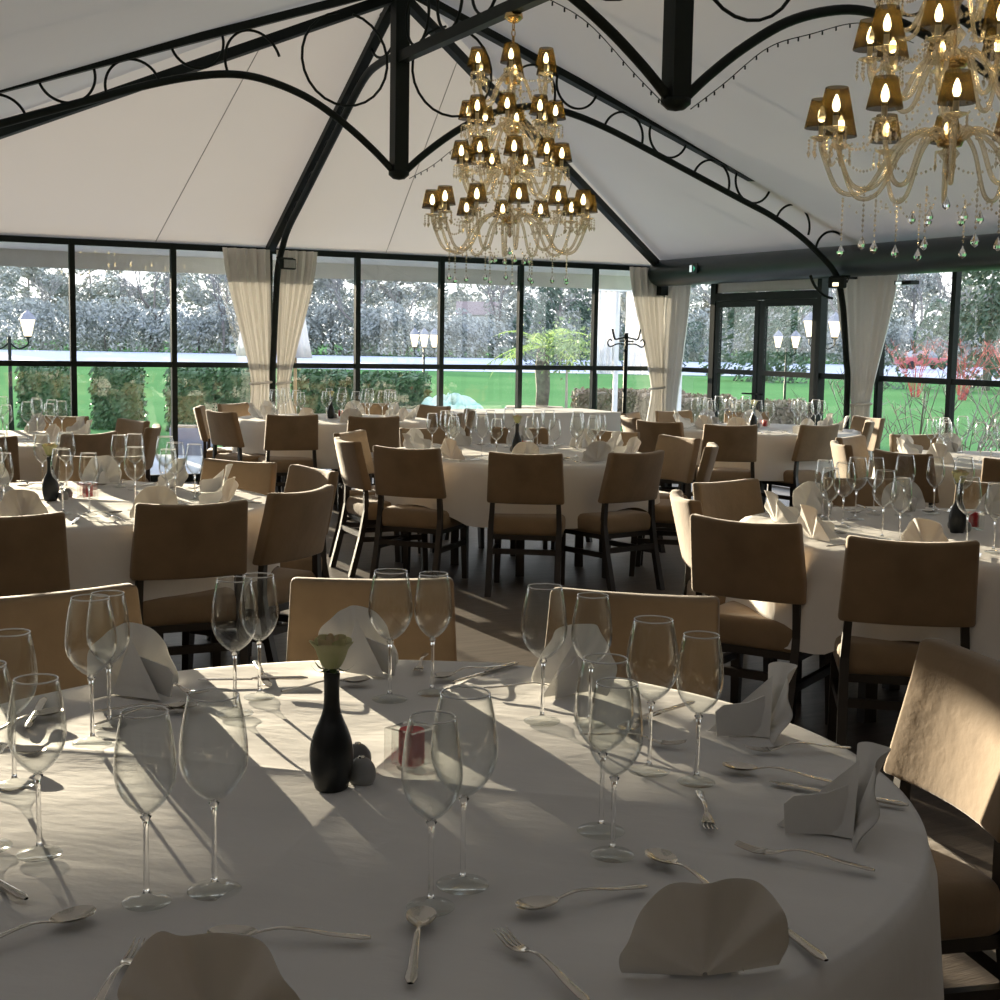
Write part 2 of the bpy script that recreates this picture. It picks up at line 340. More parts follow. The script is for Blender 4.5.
# glazed double door in the right wall
dr = empty('door_1', kind='structure')
MB().box((XR, 13.10, 1.22), (0.09, 0.09, 2.44)).build('door_post', 'frame_metal', dr)
MB().box((XR, 11.24, 1.22), (0.09, 0.07, 2.44)).build('door_post', 'frame_metal', dr)
MB().box((XR, 12.17, 2.05), (0.085, 1.80, 0.085)).build('door_header', 'frame_metal', dr)
MB().box((XR, 12.17, 2.27), (0.02, 1.80, 0.34)).build('transom_panel', 'white_paint', dr)
for y0, y1 in ((13.05, 12.25), (12.22, 11.28)):
    lf = MB(); ym = (y0+y1)/2; w = y0-y1
    for yy in (y0-0.035, y1+0.035): lf.box((XR-0.01, yy, 1.01), (0.05, 0.07, 1.98))
    for zz, hh in ((0.06, 0.10), (ZM, 0.055), (1.97, 0.07)): lf.box((XR-0.01, ym, zz), (0.05, w-0.14, hh))
    L = lf.build('door_leaf', 'frame_metal', dr)
    for z0, z1 in ((0.11, ZM-0.03), (ZM+0.03, 1.93)): MB().box((XR-0.01, ym, (z0+z1)/2), (0.006, w-0.14, z1-z0)).build('pane', 'pane', L)
    MB().tube([(XR-0.04, y1+0.05 if y1 > 12 else y0-0.05, 0.98), (XR-0.09, y1+0.05 if y1 > 12 else y0-0.05, 0.98), (XR-0.09, (y1+0.17) if y1 > 12 else y0-0.17, 0.98)], 0.009, 8).build('door_handle', 'black_metal', L, True)
tag(MB().box((XR+0.03, (YB+YF)/2, 2.53), (0.05, YB-YF+0.1, 0.20)).build('trim_4', 'frame_metal'), kind='structure')
tag(MB().box((-0.60, (YB+YF)/2, 2.52), (0.05, YB-YF+0.1, 0.22)).build('trim_5', 'frame_metal'), kind='structure')
# eave beam at the left edge of the pitched roof, with posts
tag(MB().box((-0.57, (YB+YF)/2, ZE-0.07), (0.10, YB-YF, 0.12)).build('trim_2', 'black_metal'), kind='structure')

# outside canopy above the back and right windows (white soffit + grey valance)
cn = empty('trim_3', kind='structure')
MB().add([(XL-1, YB+0.03, 2.43), (XR+1.2, YB+0.03, 2.43), (XR+1.2, YB+0.95, 2.36), (XL-1, YB+0.95, 2.36), (XL-1, YB+0.03, 2.47), (XR+1.2, YB+0.03, 2.47), (XR+1.2, YB+0.95, 2.39), (XL-1, YB+0.95, 2.39)],
         [(0, 1, 2, 3), (7, 6, 5, 4), (0, 3, 7, 4), (1, 0, 4, 5), (2, 1, 5, 6), (3, 2, 6, 7)]).build('soffit', 'white_paint', cn)
MB().box(((XL+XR)/2, YB+0.95, 2.285), (XR-XL+2, 0.02, 0.20)).build('valance', 'planter' if False else 'white_paint', cn)

# ------------------------------------------------------------------ roof trusses
def truss(Y, x0, x1, label, short=False):
    r = empty('roof_truss', (RX, Y, 0), label=label, cat='roof truss')
    zup = lambda dx: 4.335-0.358*abs(dx)
    MB().box((0, 0, 3.60), (0.12, 0.12, 1.50)).build('king_post', 'black_metal', r)
    MB().lathe([(0.0, 2.80), (0.05, 2.81), (0.085, 2.84), (0.085, 2.87), (0.0, 2.88)], 12).build('post_foot', 'black_metal', r, True)
    for sx in (-1, 1):
        xe = x1 if sx > 0 else x0
        MB().beam((sx*0.06, 0, zup(0.06)), (sx*xe, 0, zup(xe)), 0.09, 0.06).build('rafter', 'black_metal', r)
        key = [(0.05, 2.87), (0.22, 3.02), (0.46, 3.20), (0.75, 3.37), (1.05, 3.47), (1.32, 3.505), (1.62, 3.47), (2.0, 3.37)]
        key += [(k, zup(k)-0.245) for k in (2.5, 3.0, 3.5, 3.8)]
        if short and sx < 0: key = key[:5]+[(1.32, 3.53), (1.62, 3.58), (2.0, 3.58)]
        if sx > 0 or not short: key += [(4.15, 2.56), (4.42, 2.38), (4.62, 2.20), (4.71, 1.95), (4.755, 1.68), (4.79, 1.40), (4.82, 1.19), (4.83, 0.6), (4.83, 0.0)]
        pts = spline([(sx*k[0], 0, k[1]) for k in key if k[0] <= xe], 5)
        MB().tube(pts, 0.030, 8).build('lower_chord', 'black_metal', r, True)
        # big ring near the king post and arcs between the chords
        sl = -0.344
        def ring(cx, cz, rx, ry, a0, a1, tilt, w=0.011):
            pts = []
            for i in range(25):
                t = rad(a0+(a1-a0)*i/24); a_, b_ = rx*cos(t), ry*sin(t); pts.append((sx*(cx+a_*cos(tilt)-b_*sin(tilt)), 0, cz+a_*sin(tilt)+b_*cos(tilt)))
            MB().tube(pts, w, 6).build('scroll_arc', 'black_metal', r, True)
        ring(0.47, 3.71, 0.36, 0.36, 100, 440, 0)
        ring(1.22, zup(1.22)-0.30, 0.22, 0.25, 0, 180, sl)
        for k, cx in enumerate([1.66, 2.14, 2.62, 3.10, 3.58, 4.06]):
            if cx > xe-0.2 or (short and sx < 0): break
            if k % 2: ring(cx, zup(cx)-0.24, 0.205, 0.205, 0, 180, sl)
            else: ring(cx, zup(cx)-0.02, 0.205, 0.20, 180, 360, sl)
        if xe > 4.9:
            MB().tube([(sx*(4.55+0.20*cos(a)), 0, 2.42+0.20*sin(a)) for a in [rad(t) for t in range(60, 190, 10)]], 0.012, 6).build('scroll_arc', 'black_metal', r, True)
            MB().tube([(sx*(4.62+0.34*cos(a)), 0, 2.30+0.36*sin(a)*0.9) for a in [rad(t) for t in range(200, 272, 8)]], 0.014, 6).build('scroll_arc', 'black_metal', r, True)
    return r
truss(RY, 4.95, 4.97, 'black iron arched truss whose king post stands at the hip end of the roof')
truss(6.6, 4.95, 4.97, 'black iron arched truss between the two crystal chandeliers', True)
# half truss from king post to the back pillar
hb = empty('roof_truss', (RX, RY, 0), label='black iron half truss running down to the curtained back pillar', cat='roof truss')
MB().beam((0, 0.06, 4.28), (0, 3.46, 2.42), 0.085, 0.06).build('rafter', 'black_metal', hb)
MB().tube(spline([(0, 0.06, 3.80), (0, 0.45, 3.80), (0, 0.82, 3.72), (0, 1.45, 3.38), (0, 2.35, 2.88), (0, 2.85, 2.60), (0, 3.06, 2.40), (0, 3.20, 2.2), (0, 3.26, 1.9), (0, 3.34, 1.4), (0, 3.38, 1.0), (0, 3.38, 0.0)], 5), 0.034, 8).build('lower_chord', 'black_metal', hb, True)
for k in range(9):
    y = 1.05+0.22*k; zc = 4.28-0.547*y; sl = -0.5006; pts = []
    for i in range(17):
        t = pi*i/16+(0 if k % 2 else pi); a_, b_ = 0.10*cos(t), 0.085*sin(t); pts.append((0, y+a_*cos(sl)-b_*sin(sl), zc-(0.115 if k % 2 else 0.01)+a_*sin(sl)+b_*cos(sl)))
    MB().tube(pts, 0.009, 6).build('scroll_arc', 'black_metal', hb, True)
MB().tube([(0, 0.36+0.28*cos(rad(t)), 4.02+0.18*sin(rad(t))) for t in range(0, 360, 15)], 0.012, 6, closed=True).build('scroll_ring', 'black_metal', hb, True)
MB().box((0, 3.50, 1.22), (0.06, 0.06, 2.44)).build('pillar', 'black_metal', hb)
# hip rafters to the back corners
for cx, lb in ((XR-0.08, 'plain black hip rafter ending above the round duct in the corner'), (-0.55, 'plain black hip rafter falling away from the curtained pillar to the unlit side')):
    tag(MB().beam((RX+(0.06 if cx > RX else -0.06), RY+0.04, 4.24), (cx, YB-0.08, 2.37), 0.07, 0.08).build('hip_rafter', 'black_metal'), lb, 'rafter')
# ridge girder: upper and lower bars with rings
rg = empty('ridge_girder', (RX, 0, 0), label='black iron ridge girder with rings that carries the chandeliers', cat='girder')
MB().beam((0, YF+0.02, 4.30), (0, RY-0.06, 4.30), 0.09, 0.08).build('upper_bar', 'black_metal', rg)
MB().beam((0, YF+0.02, 3.77), (0, RY-0.06, 3.77), 0.08, 0.085).build('lower_bar', 'black_metal', rg)
for k in range(12):
    y = 10.25-0.60*k
    if any(abs(y-yy) < 0.2 for yy in (6.6,)): continue
    MB().tube([(0, y+0.22*cos(rad(t)), 4.03+0.22*sin(rad(t))) for t in range(0, 360, 15)], 0.012, 6, closed=True).build('girder_ring', 'black_metal', rg, True)
# string lights hanging under the arches
def string_light(pts, label):
    P = spline(pts, 8); r = empty('string_light', P[0], label=label, cat='string light'); o = P[0]
    MB().tube([p-o for p in P], 0.003, 4).build('wire', 'black_metal', r, True)
    m = MB()
    for i in range(2, len(P)-1, 2): m.box(P[i]-o+Vector((0, 0, -0.014)), (0.007, 0.007, 0.02))
    tag(m.build('tiny_bulb', 'black_metal', r), kind='stuff')
string_light([(RX+x, 6.57, z-0.045-0.03*(i % 2)) for i, (x, z) in enumerate([(0.08, 2.86), (0.3, 3.05), (0.6, 3.25), (0.9, 3.39), (1.3, 3.47), (1.7, 3.43)])], 'thin string of unlit tiny bulbs under the arch beside the king post between chandeliers')
string_light([(RX-x, 6.57, z-0.045-0.03*(i % 2)) for i, (x, z) in enumerate([(0.08, 2.86), (0.3, 3.05), (0.6, 3.25), (0.9, 3.39), (1.3, 3.47)])], 'thin string of unlit tiny bulbs under the other arch of the truss between chandeliers')
string_light([(RX+x, 10.57, z-0.045-0.03*(i % 2)) for i, (x, z) in enumerate([(0.08, 2.86), (0.3, 3.02), (0.6, 3.22), (0.9, 3.38)])], 'thin string of unlit tiny bulbs under the arch at the hip end truss')

# round duct along the right wall
du = empty('round_duct', (9.20, 14.02, 2.345), label='dark green round duct running along the window wall with the doors', cat='duct')
dm = MB(); nn = 28
prof = [(0.0, 0.0), (0.10, 0.01), (0.145, 0.05), (0.155, 0.10)]
dm.lathe([(a, -b) for a, b in prof]+[(0.155, -16.3)], nn)
dm.v = [(v[0], v[2], v[1]) for v in dm.v]
dm.build('duct_body', 'duct', du, True, 40)
MB().box((0.05, -0.08, -0.20), (0.10, 0.10, 0.12)).build('duct_bracket', 'black_metal', du)
for y in (-3.4, -6.8): MB().box((0.06, y, -0.12), (0.22, 0.04, 0.10)).build('duct_bracket', 'black_metal', du)
es = empty('exit_sign', (9.025, 13.0, 2.36), label='small green and white lit exit sign on the round duct', cat='sign')
MB().box((0.004, 0, 0), (0.012, 0.17, 0.11)).build('sign_box', 'duct', es)
MB().box((-0.005, 0.035, 0), (0.006, 0.035, 0.075)).build('running_figure', 'sign_white', es)
MB().add([(-0.008, -0.02, 0.03), (-0.008, -0.055, 0.0), (-0.008, -0.02, -0.03), (-0.004, -0.02, 0.03), (-0.004, -0.055, 0.0), (-0.004, -0.02, -0.03)], [(0, 1, 2), (5, 4, 3), (0, 3, 4, 1), (1, 4, 5, 2), (2, 5, 3, 0)]).build('arrow', 'sign_green', es)
def floodlight(loc, rz, label, lit):
    r = empty('floodlight', loc, rz, label=label, cat='floodlight')
    MB().rbox((0, 0, 0), (0.17, 0.07, 0.11), 0.012, 2).build('housing', 'black_metal', r)
    MB().box((0, -0.037, -0.02 if lit else 0.0), (0.06 if lit else 0.14, 0.008, 0.035 if lit else 0.08)).build('lens', 'lamp_glow' if lit else 'grey_stone', r)
    MB().tube([(-0.10, 0, 0), (-0.10, 0.05, 0.06), (0.10, 0.05, 0.06), (0.10, 0, 0)], 0.009, 6).build('bracket', 'black_metal', r)
floodlight((4.47, 13.60, 2.25), 0.3, 'black floodlight on the curtained back pillar', False)
floodlight((9.00, 10.52, 2.13), -1.2, 'black floodlight under the duct on the curved column', True)
el = empty('emergency_light', (9.30, 9.9, 2.12), label='small dark ceiling spotlight under the duct beside the drape', cat='spotlight')
MB().box((0, 0, 0), (0.10, 0.22, 0.035)).build('housing', 'black_metal', el); MB().box((-0.053, 0.05, -0.005), (0.006, 0.07, 0.024)).build('lens', 'sign_white', el)

# ------------------------------------------------------------------ curtains
def curtain(name, p0, p1, q0, q1, ztop, ztie, nrm, label, npl=5, amp=0.038, tie=True, b0=None, b1=None):
    p0, p1, q0, q1 = [Vector((*p, 0)) for p in (p0, p1, q0, q1)]; b0 = Vector((*b0, 0)) if b0 else q0; b1 = Vector((*b1, 0)) if b1 else q1
    nrm = Vector((*nrm, 0)); r = empty(name, ((p0+p1)/2), label=label, cat='curtain', group=None); o = (p0+p1)/2
    def fn(u, v):
        z = ztop*(1-v)+0.03*v
        if z >= ztie:
            t = (ztop-z)/(ztop-ztie); k = t**1.25*0.65+0.35*(1-cos(pi*t))/2; a = p0.lerp(q0, k); b = p1.lerp(q1, k); am = amp*(1-0.35*k)
        else:
            t = (ztie-z)/ztie; k = min(1, t*1.6); k = k*k*(3-2*k); a = q0.lerp(b0, k); b = q1.lerp(b1, k); am = amp*(0.65+0.3*k)
        p = a.lerp(b, u); p = p + nrm*am*(sin(2*pi*npl*u+0.8*sin(3*v))+0.35*sin(2*pi*npl*2.3*u+1.7)) ; p.z = z
        return p-o
    MB().grid(fn, 84, 40).build('drape', 'curtain', r, True)
    if tie:
        c = (q0+q1)/2-o; w = (q1-q0); 
        pts = []
        for i in range(20):
            a = 2*pi*i/20; pp = c + w*0.56*cos(a) + nrm*(amp*1.5)*sin(a); pp.z = ztie+0.012*cos(a); pts.append(pp)
        MB().tube(pts, 0.013, 6, closed=True).build('tie_band', 'curtain', r, True)
    return r
yb = YB-0.14
curtain('curtain', (3.90, yb), (4.41, yb), (4.20, yb), (4.42, yb), 2.41, 1.03, (0, -1), 'cream drape tied back left of the back pillar, near the square hedges', b0=(4.12, yb), b1=(4.44, yb))
curtain('curtain', (4.47, yb), (4.93, yb), (4.47, yb), (4.62, yb), 2.41, 1.03, (0, -1), 'cream drape tied back beside the closed white parasol', b0=(4.46, yb), b1=(4.74, yb))
curtain('curtain', (8.80, yb), (9.30, yb), (9.16, yb), (9.34, yb), 2.41, 0.98, (0, -1), 'white drape tied back in the corner behind the coat stand', b0=(9.08, yb), b1=(9.36, yb))
xr = XR-0.09
curtain('curtain', (xr, 14.0), (xr, 13.48), (xr, 14.0), (xr, 13.72), 2.20, 0.5, (-1, 0), 'white drape hanging between the corner post and the double door', npl=4, amp=0.022, tie=False)
curtain('curtain', (xr, 10.93), (xr, 10.06), (xr, 10.62), (xr, 10.36), 2.20, 0.95, (-1, 0), 'white drape tied back at the curved column of the door wall', npl=6, amp=0.022, b0=(xr, 10.58), b1=(xr, 10.30))

# ------------------------------------------------------------------ furniture prototypes
def chair_parts():
    seat = MB().rbox((0, 0.01, 0.41), (0.455, 0.44, 0.115), 0.035, 3, 6, fn=lambda v: Vector((v.x*(1+0.06*v.y), v.y, v.z+(0.012*(1-(v.x/0.23)**2)*(1-(v.y/0.22)**2) if v.z > 0 else 0)))).mesh('seat', 'upholstery', True, 50)
    lean = 0.24
    def bend(v):
        y = v.y + 0.035*(v.x/0.225)**2 - 0.018; return Vector((v.x*(1-0.03*(v.z/0.15)), y-lean*(v.z), v.z+0.012*(v.x/0.225)**2*(1 if v.z > 0.1 else 0)))
    back = MB().rbox((0, -0.245, 0.70), (0.45, 0.055, 0.30), 0.014, 3, 8, fn=bend).mesh('backrest', 'upholstery', True, 50)
    parts = [('seat', seat), ('backrest', back)]
    def leg(pts, w0, w1):
        m = MB(); n_ = len(pts)
        for i in range(n_-1):
            a, b = Vector(pts[i]), Vector(pts[i+1]); wa = w0+(w1-w0)*i/(n_-1); wb = w0+(w1-w0)*(i+1)/(n_-1)
            vv = [p+Vector((sx*w/2, sy*w/2, 0)) for p, w in ((a, wa), (b, wb)) for sx, sy in ((-1, -1), (1, -1), (1, 1), (-1, 1))]
            m.add(vv, [(3, 2, 1, 0), (4, 5, 6, 7), (0, 1, 5, 4), (1, 2, 6, 5), (2, 3, 7, 6), (3, 0, 4, 7)])
        return m.mesh('leg', 'dark_wood')
    for sx in (-1, 1):
        parts.append(('leg', leg([(sx*0.205, 0.20, 0.0), (sx*0.20, 0.185, 0.36)], 0.032, 0.044)))
        parts.append(('leg', leg([(sx*0.205, -0.30, 0.0), (sx*0.204, -0.235, 0.25), (sx*0.203, -0.204, 0.42), (sx*0.198, -0.204, 0.52), (sx*0.194, -0.207, 0.59)], 0.036, 0.026)))
        parts.append(('stretcher', MB().beam((sx*0.205, 0.19, 0.235), (sx*0.205, -0.24, 0.235), 0.022, 0.032).mesh('stretcher', 'dark_wood')))
    parts.append(('stretcher', MB().beam((-0.20, -0.235, 0.265), (0.20, -0.235, 0.265), 0.022, 0.032).mesh('stretcher', 'dark_wood')))
    parts.append(('seat_rail', MB().box((0, 0.0, 0.345), (0.42, 0.40, 0.03)).mesh('seat_rail', 'dark_wood')))
    return parts
CHAIR = chair_parts()
def place_chair(bx, by, face, label, group):
    # bx, by: where the top of the back stands; face: heading of the sitter in degrees
    f = rad(face); x = bx+0.30*cos(f); y = by+0.30*sin(f)
    return place('dining_chair', CHAIR, (x, y, 0), f-pi/2, label, 'chair', group)

TABLE_H = 0.76
def table_parts():
    top = MB().lathe([(0.0, 0.725), (0.88, 0.725), (0.885, 0.735), (0.88, 0.748), (0.0, 0.748)], 64).mesh('tabletop', 'dark_wood', True, 40)
    parts = [('tabletop', top)]
    for a in range(4):
        an = pi/4+a*pi/2; parts.append(('leg', MB().beam((0.42*cos(an), 0.42*sin(an), 0.0), (0.42*cos(an), 0.42*sin(an), 0.725), 0.055, 0.055, up=(cos(an), sin(an), 0)).mesh('leg', 'dark_wood')))
    parts.append(('leg_frame', MB().box((0, 0, 0.69), (0.62, 0.62, 0.06)).mesh('leg_frame', 'dark_wood')))
    return parts
TABLE = table_parts()
def hash2(x, y, s):
    return sin(x*12.9898*s+y*78.233+s*3.1)*cos(x*39.3*s-y*11.1+1.7*s)
def cloth_mesh(seed, rings, segs, fine, cap):
    R = 0.905; rnd = random.Random(seed); ph = [rnd.uniform(0, 6.28) for _ in range(8)]
    def topz(x, y):
        z = 0.0
        for d in (x, y): z += 0.0075*math.exp(-abs(d)/0.045)
        z += -0.0016*math.exp(-abs(x-0.42)/0.03)-0.0016*math.exp(-abs(y+0.45)/0.03)+0.002*math.exp(-abs(y-0.45)/0.04)
        if fine:
            z += 0.0011*sin(9*x+5*y+ph[0])*sin(6*y-4*x+ph[1])+0.0007*sin(21*x-9*y+ph[2]+1.3*sin(7*y))*sin(17*y+ph[3])+0.0010*sin(14*x+22*y+2.0*sin(5*x+ph[4]))*max(0, sin(4*y-3*x+ph[5]))
        return z
    def L(t):
        k = 1.18/max(abs(cos(t)), abs(sin(t)))-R; return max(0.20, min(cap, k))
    m = MB()
    V = []
    prof = []
    for i in range(rings+1):
        prof.append(('t', R*(i/rings)))
    ns = 16
    for i in range(1, ns+1): prof.append(('s', i/ns))
    def fn(u, v):
        i = round(v*(len(prof)-1)); k, val = prof[i]; t = 2*pi*u
        if k == 't':
            x, y = val*cos(t), val*sin(t); return (x, y, 0.752+0.008+topz(x, y)*(1 if val < R*0.96 else 0.5)-(0.004 if val > R*0.985 else 0))
        s_ = val*L(t); bend = min(1, s_/0.05)
        fold = sin(9*t+ph[0]+0.7*sin(2*t+ph[1]))+0.5*sin(14*t+ph[2])
        lng = (L(t)-0.25)/0.35
        rr = R+0.012*bend+ (0.010+0.045*max(0, lng))*s_/0.6*2*0.6*(0.6+fold)*bend + 0.05*s_
        return (rr*cos(t), rr*sin(t), 0.756-0.02*(1-(1-bend)**2)*0-s_)
    m.grid(fn, segs, len(prof)-1, wrap=True)
    me = m.mesh('tablecloth', 'cloth', True)
    sb = None
    return me
CLOTH_FINE = cloth_mesh(3, 90, 300, True, 0.52)
CLOTH = cloth_mesh(5, 24, 128, True, 0.38)

def wine_glass_parts(H, rmax, rim, suffix):
    fr = rmax*0.80; sh = H*0.46; t = 0.0011
    foot = MB().lathe([(0.0, 0.0), (fr*0.96, 0.0), (fr, 0.0012), (fr*0.97, 0.0026), (fr*0.6, 0.0048), (fr*0.25, 0.0085), (0.0042, 0.014), (0.0, 0.0142)], 36).mesh('foot', 'foot_glass', True)
    stem = MB().lathe([(0.0, 0.0135), (0.0046, 0.0135), (0.0036, 0.022), (0.0034, 0.05), (0.0034, sh-0.02), (0.0042, sh-0.008), (0.0075, sh-0.001), (0.0, sh+0.001)], 14).mesh('stem', 'stem_glass', True)
    bh = H-sh; out_ = []
    for i in range(19):
        s_ = i/18; z = sh+bh*s_
        if s_ < 0.44: r = rmax*(1-((0.44-s_)/0.44)**2.0)**0.72
        else:
            k = (s_-0.44)/0.56; r = rmax+(rim-rmax)*(k**1.7)
        out_.append((max(r, 0.003), z))
    inn = [(max(r-t, 0.0005), z+(t*1.6 if i < 3 else 0)) for i, (r, z) in enumerate(out_)]
    prof = [(0.0, sh)] + out_ + [(rim-t*0.5, H+0.0006)] + inn[::-1] + [(0.0, sh+t*2)]
    bowl = MB().lathe(prof, 40).mesh('bowl', 'bowl_glass', True)
    rimm = MB().tube([(cos(2*pi*i/40)*(rim-t/2), sin(2*pi*i/40)*(rim-t/2), H) for i in range(40)], 0.0012, 6, closed=True).mesh('rim', 'rim_glass', True)
    return [('foot', foot), ('stem', stem), ('bowl', bowl, [('rim', rimm)])]
GL_BIG = wine_glass_parts(0.268, 0.0455, 0.0335, '')
GL_SMALL = wine_glass_parts(0.255, 0.0400, 0.0300, '')

def spoon_mesh(L=0.20):
    m = MB(); w = 0.019; bl = 0.062
    def dish(off, nu=14, nv=7):
        def fn(u, v):
            a = 2*pi*u; rr = v; x = bl/2+rr*bl/2*cos(a); y = rr*w*sin(a)*(1+0.18*cos(a)*-1); z = 0.003+0.0075*rr*rr+off; return (x, y, z)
        m.grid(fn, nu*2, nv, wrap=True)
    dish(0.0); dish(0.0014)
    P = spline([(bl*0.97, 0, 0.0105), (bl+0.012, 0, 0.014), (bl+0.03, 0, 0.0165), (bl+0.06, 0, 0.014), (L*0.75, 0, 0.009), (L, 0, 0.0045)], 5); k = len(P)
    def hd(u, v):
        i = min(k-1, round(v*(k-1))); p = P[i]; t = i/(k-1); wd = 0.0028+0.0050*max(0, t-0.15)**1.2+ (0.001 if t > 0.9 else 0); th = 0.0014; a = 2*pi*u
        return (p.x, wd*cos(a)*(0.5 if i == k-1 else 1), p.z+th*sin(a))
    m.grid(hd, 10, k-1, wrap=True)
    return m.mesh('spoon', 'steel', True)
def fork_mesh(L=0.20):
    m = MB(); hl = 0.075
    for j in range(4):
        y = (j-1.5)*0.0058
        m.tube([(0, y, 0.011), (0.012, y, 0.0075), (0.030, y, 0.004), (0.046, y*0.98, 0.0045)], [0.0007, 0.0014, 0.0016, 0.0017], 6)
    def base(u, v):
        x = 0.044+0.030*v; w = 0.0108*(1-v**1.6)+0.0030*v; a = 2*pi*u; return (x, w*cos(a), 0.0045+0.007*v*v+0.0013*sin(a))
    m.grid(base, 12, 8, wrap=True)
    P = spline([(hl-0.002, 0, 0.0112), (hl+0.02, 0, 0.0155), (hl+0.05, 0, 0.0135), (L*0.78, 0, 0.0085), (L, 0, 0.0045)], 5); k = len(P)
    def hd(u, v):
        i = min(k-1, round(v*(k-1))); p = P[i]; t = i/(k-1); wd = 0.0028+0.0052*max(0, t-0.1)**1.2; a = 2*pi*u
        return (p.x, wd*cos(a)*(0.5 if i == k-1 else 1), p.z+0.0014*sin(a))
    m.grid(hd, 10, k-1, wrap=True)
    return m.mesh('fork', 'steel', True)
def knife_meshes(L=0.235):
    b = MB(); bl = 0.115
    def bl_(u, v):
        x = bl*v; w = 0.009*min(1, (v/0.18)**0.6) if v < 0.18 else 0.009-0.002*(v-0.18); a = 2*pi*u; return (x, w*cos(a), 0.0022+0.0009*sin(a))
    b.grid(bl_, 10, 14, wrap=True)
    h = MB()
    def hd(u, v):
        x = bl-0.002+(L-bl)*v; w = 0.0048+0.0035*v; th = 0.0032+0.0008*v; a = 2*pi*u; e = 0.4 if v in (0, 1) else 1; return (x, w*cos(a)*e, 0.0042+th*sin(a)*e)
    h.grid(hd, 12, 10, wrap=True)
    return [('handle', h.mesh('handle', 'steel', True)), ('blade', b.mesh('blade', 'steel', True))]
SPOON, FORK, KNIFE = spoon_mesh(), fork_mesh(), knife_meshes()
def cutlery(kind, head, tail, label, group, z=TABLE_H+0.006):
    a = math.atan2(tail[1]-head[1], tail[0]-head[0])
    if kind == 'knife': place('table_knife', KNIFE, (head[0], head[1], z), a, label, 'knife', group)
    else: tag(link(kind, SPOON if kind == 'spoon' else FORK, None, (head[0], head[1], z), a), label, kind, group)

def napkin_parts():
    # local +Y looks to the table centre (tail), -Y is the fan side
    def fan(u, v):
        a = pi*u; r = 0.004+0.118*v; ed = 0.82+0.18*sin(a)**0.7
        pl = v**1.2*(0.012*sin(a*6+0.9)*(0.45+0.55*sin(a))+0.0030*sin(a*13+1.0)); rr = r*ed*(1+0.020*v*cos(a*6+0.4)*sin(a))
        return (rr*cos(a)*0.96, -0.012+pl-0.034*v*sin(a)+0.014*(1-sin(a))*v, 0.003+rr*sin(a)*1.10)
    f = MB().grid(fan, 78, 7); f.v += []
    k = len(f.v); f2 = [(x, y+0.0022, z) for (x, y, z) in f.v]; n0 = len(f.f)
    f.add(f2, [tuple(reversed(q_)) for q_ in f.f[:n0]])
    fm = f.mesh('pleated_fan', 'napkin', True)
    s_ = MB()
    P = (0.0, -0.018, 0.112); T = (0.0, 0.105, 0.003); L_ = (-0.045, -0.004, 0.002); R_ = (0.05, -0.004, 0.002)
    def tri(A, B, D, bulge):
        A, B, D = Vector(A), Vector(B), Vector(D); nrm = (B-A).cross(D-A).normalized()
        def fn(u, v): 
            q_ = A.lerp(B.lerp(D, u), v); return q_ + nrm*bulge*sin(pi*u)*v*(1.2-v)
        s_.grid(fn, 6, 8)
    tri(P, T, R_, 0.006); tri(P, L_, T, 0.006)
    # folded flap standing beside the ridge
    fl = [(-0.030, 0.095, 0.002), (-0.036, 0.100, 0.050), (-0.034, 0.085, 0.062), (-0.028, 0.035, 0.066), (-0.012, 0.0, 0.075), (-0.03, 0.0, 0.002)]
    s_.add(fl+[(x+0.004, y, z) for x, y, z in fl], [(0, 1, 2, 3, 4, 5), (11, 10, 9, 8, 7, 6)]+[(i, (i+1) % 6+0, (i+1) % 6+6, i+6) for i in range(6)])
    sm = s_.mesh('folded_stand', 'napkin', True, 35)
    return [('pleated_fan', fm), ('folded_stand', sm)]
NAPKIN = napkin_parts()

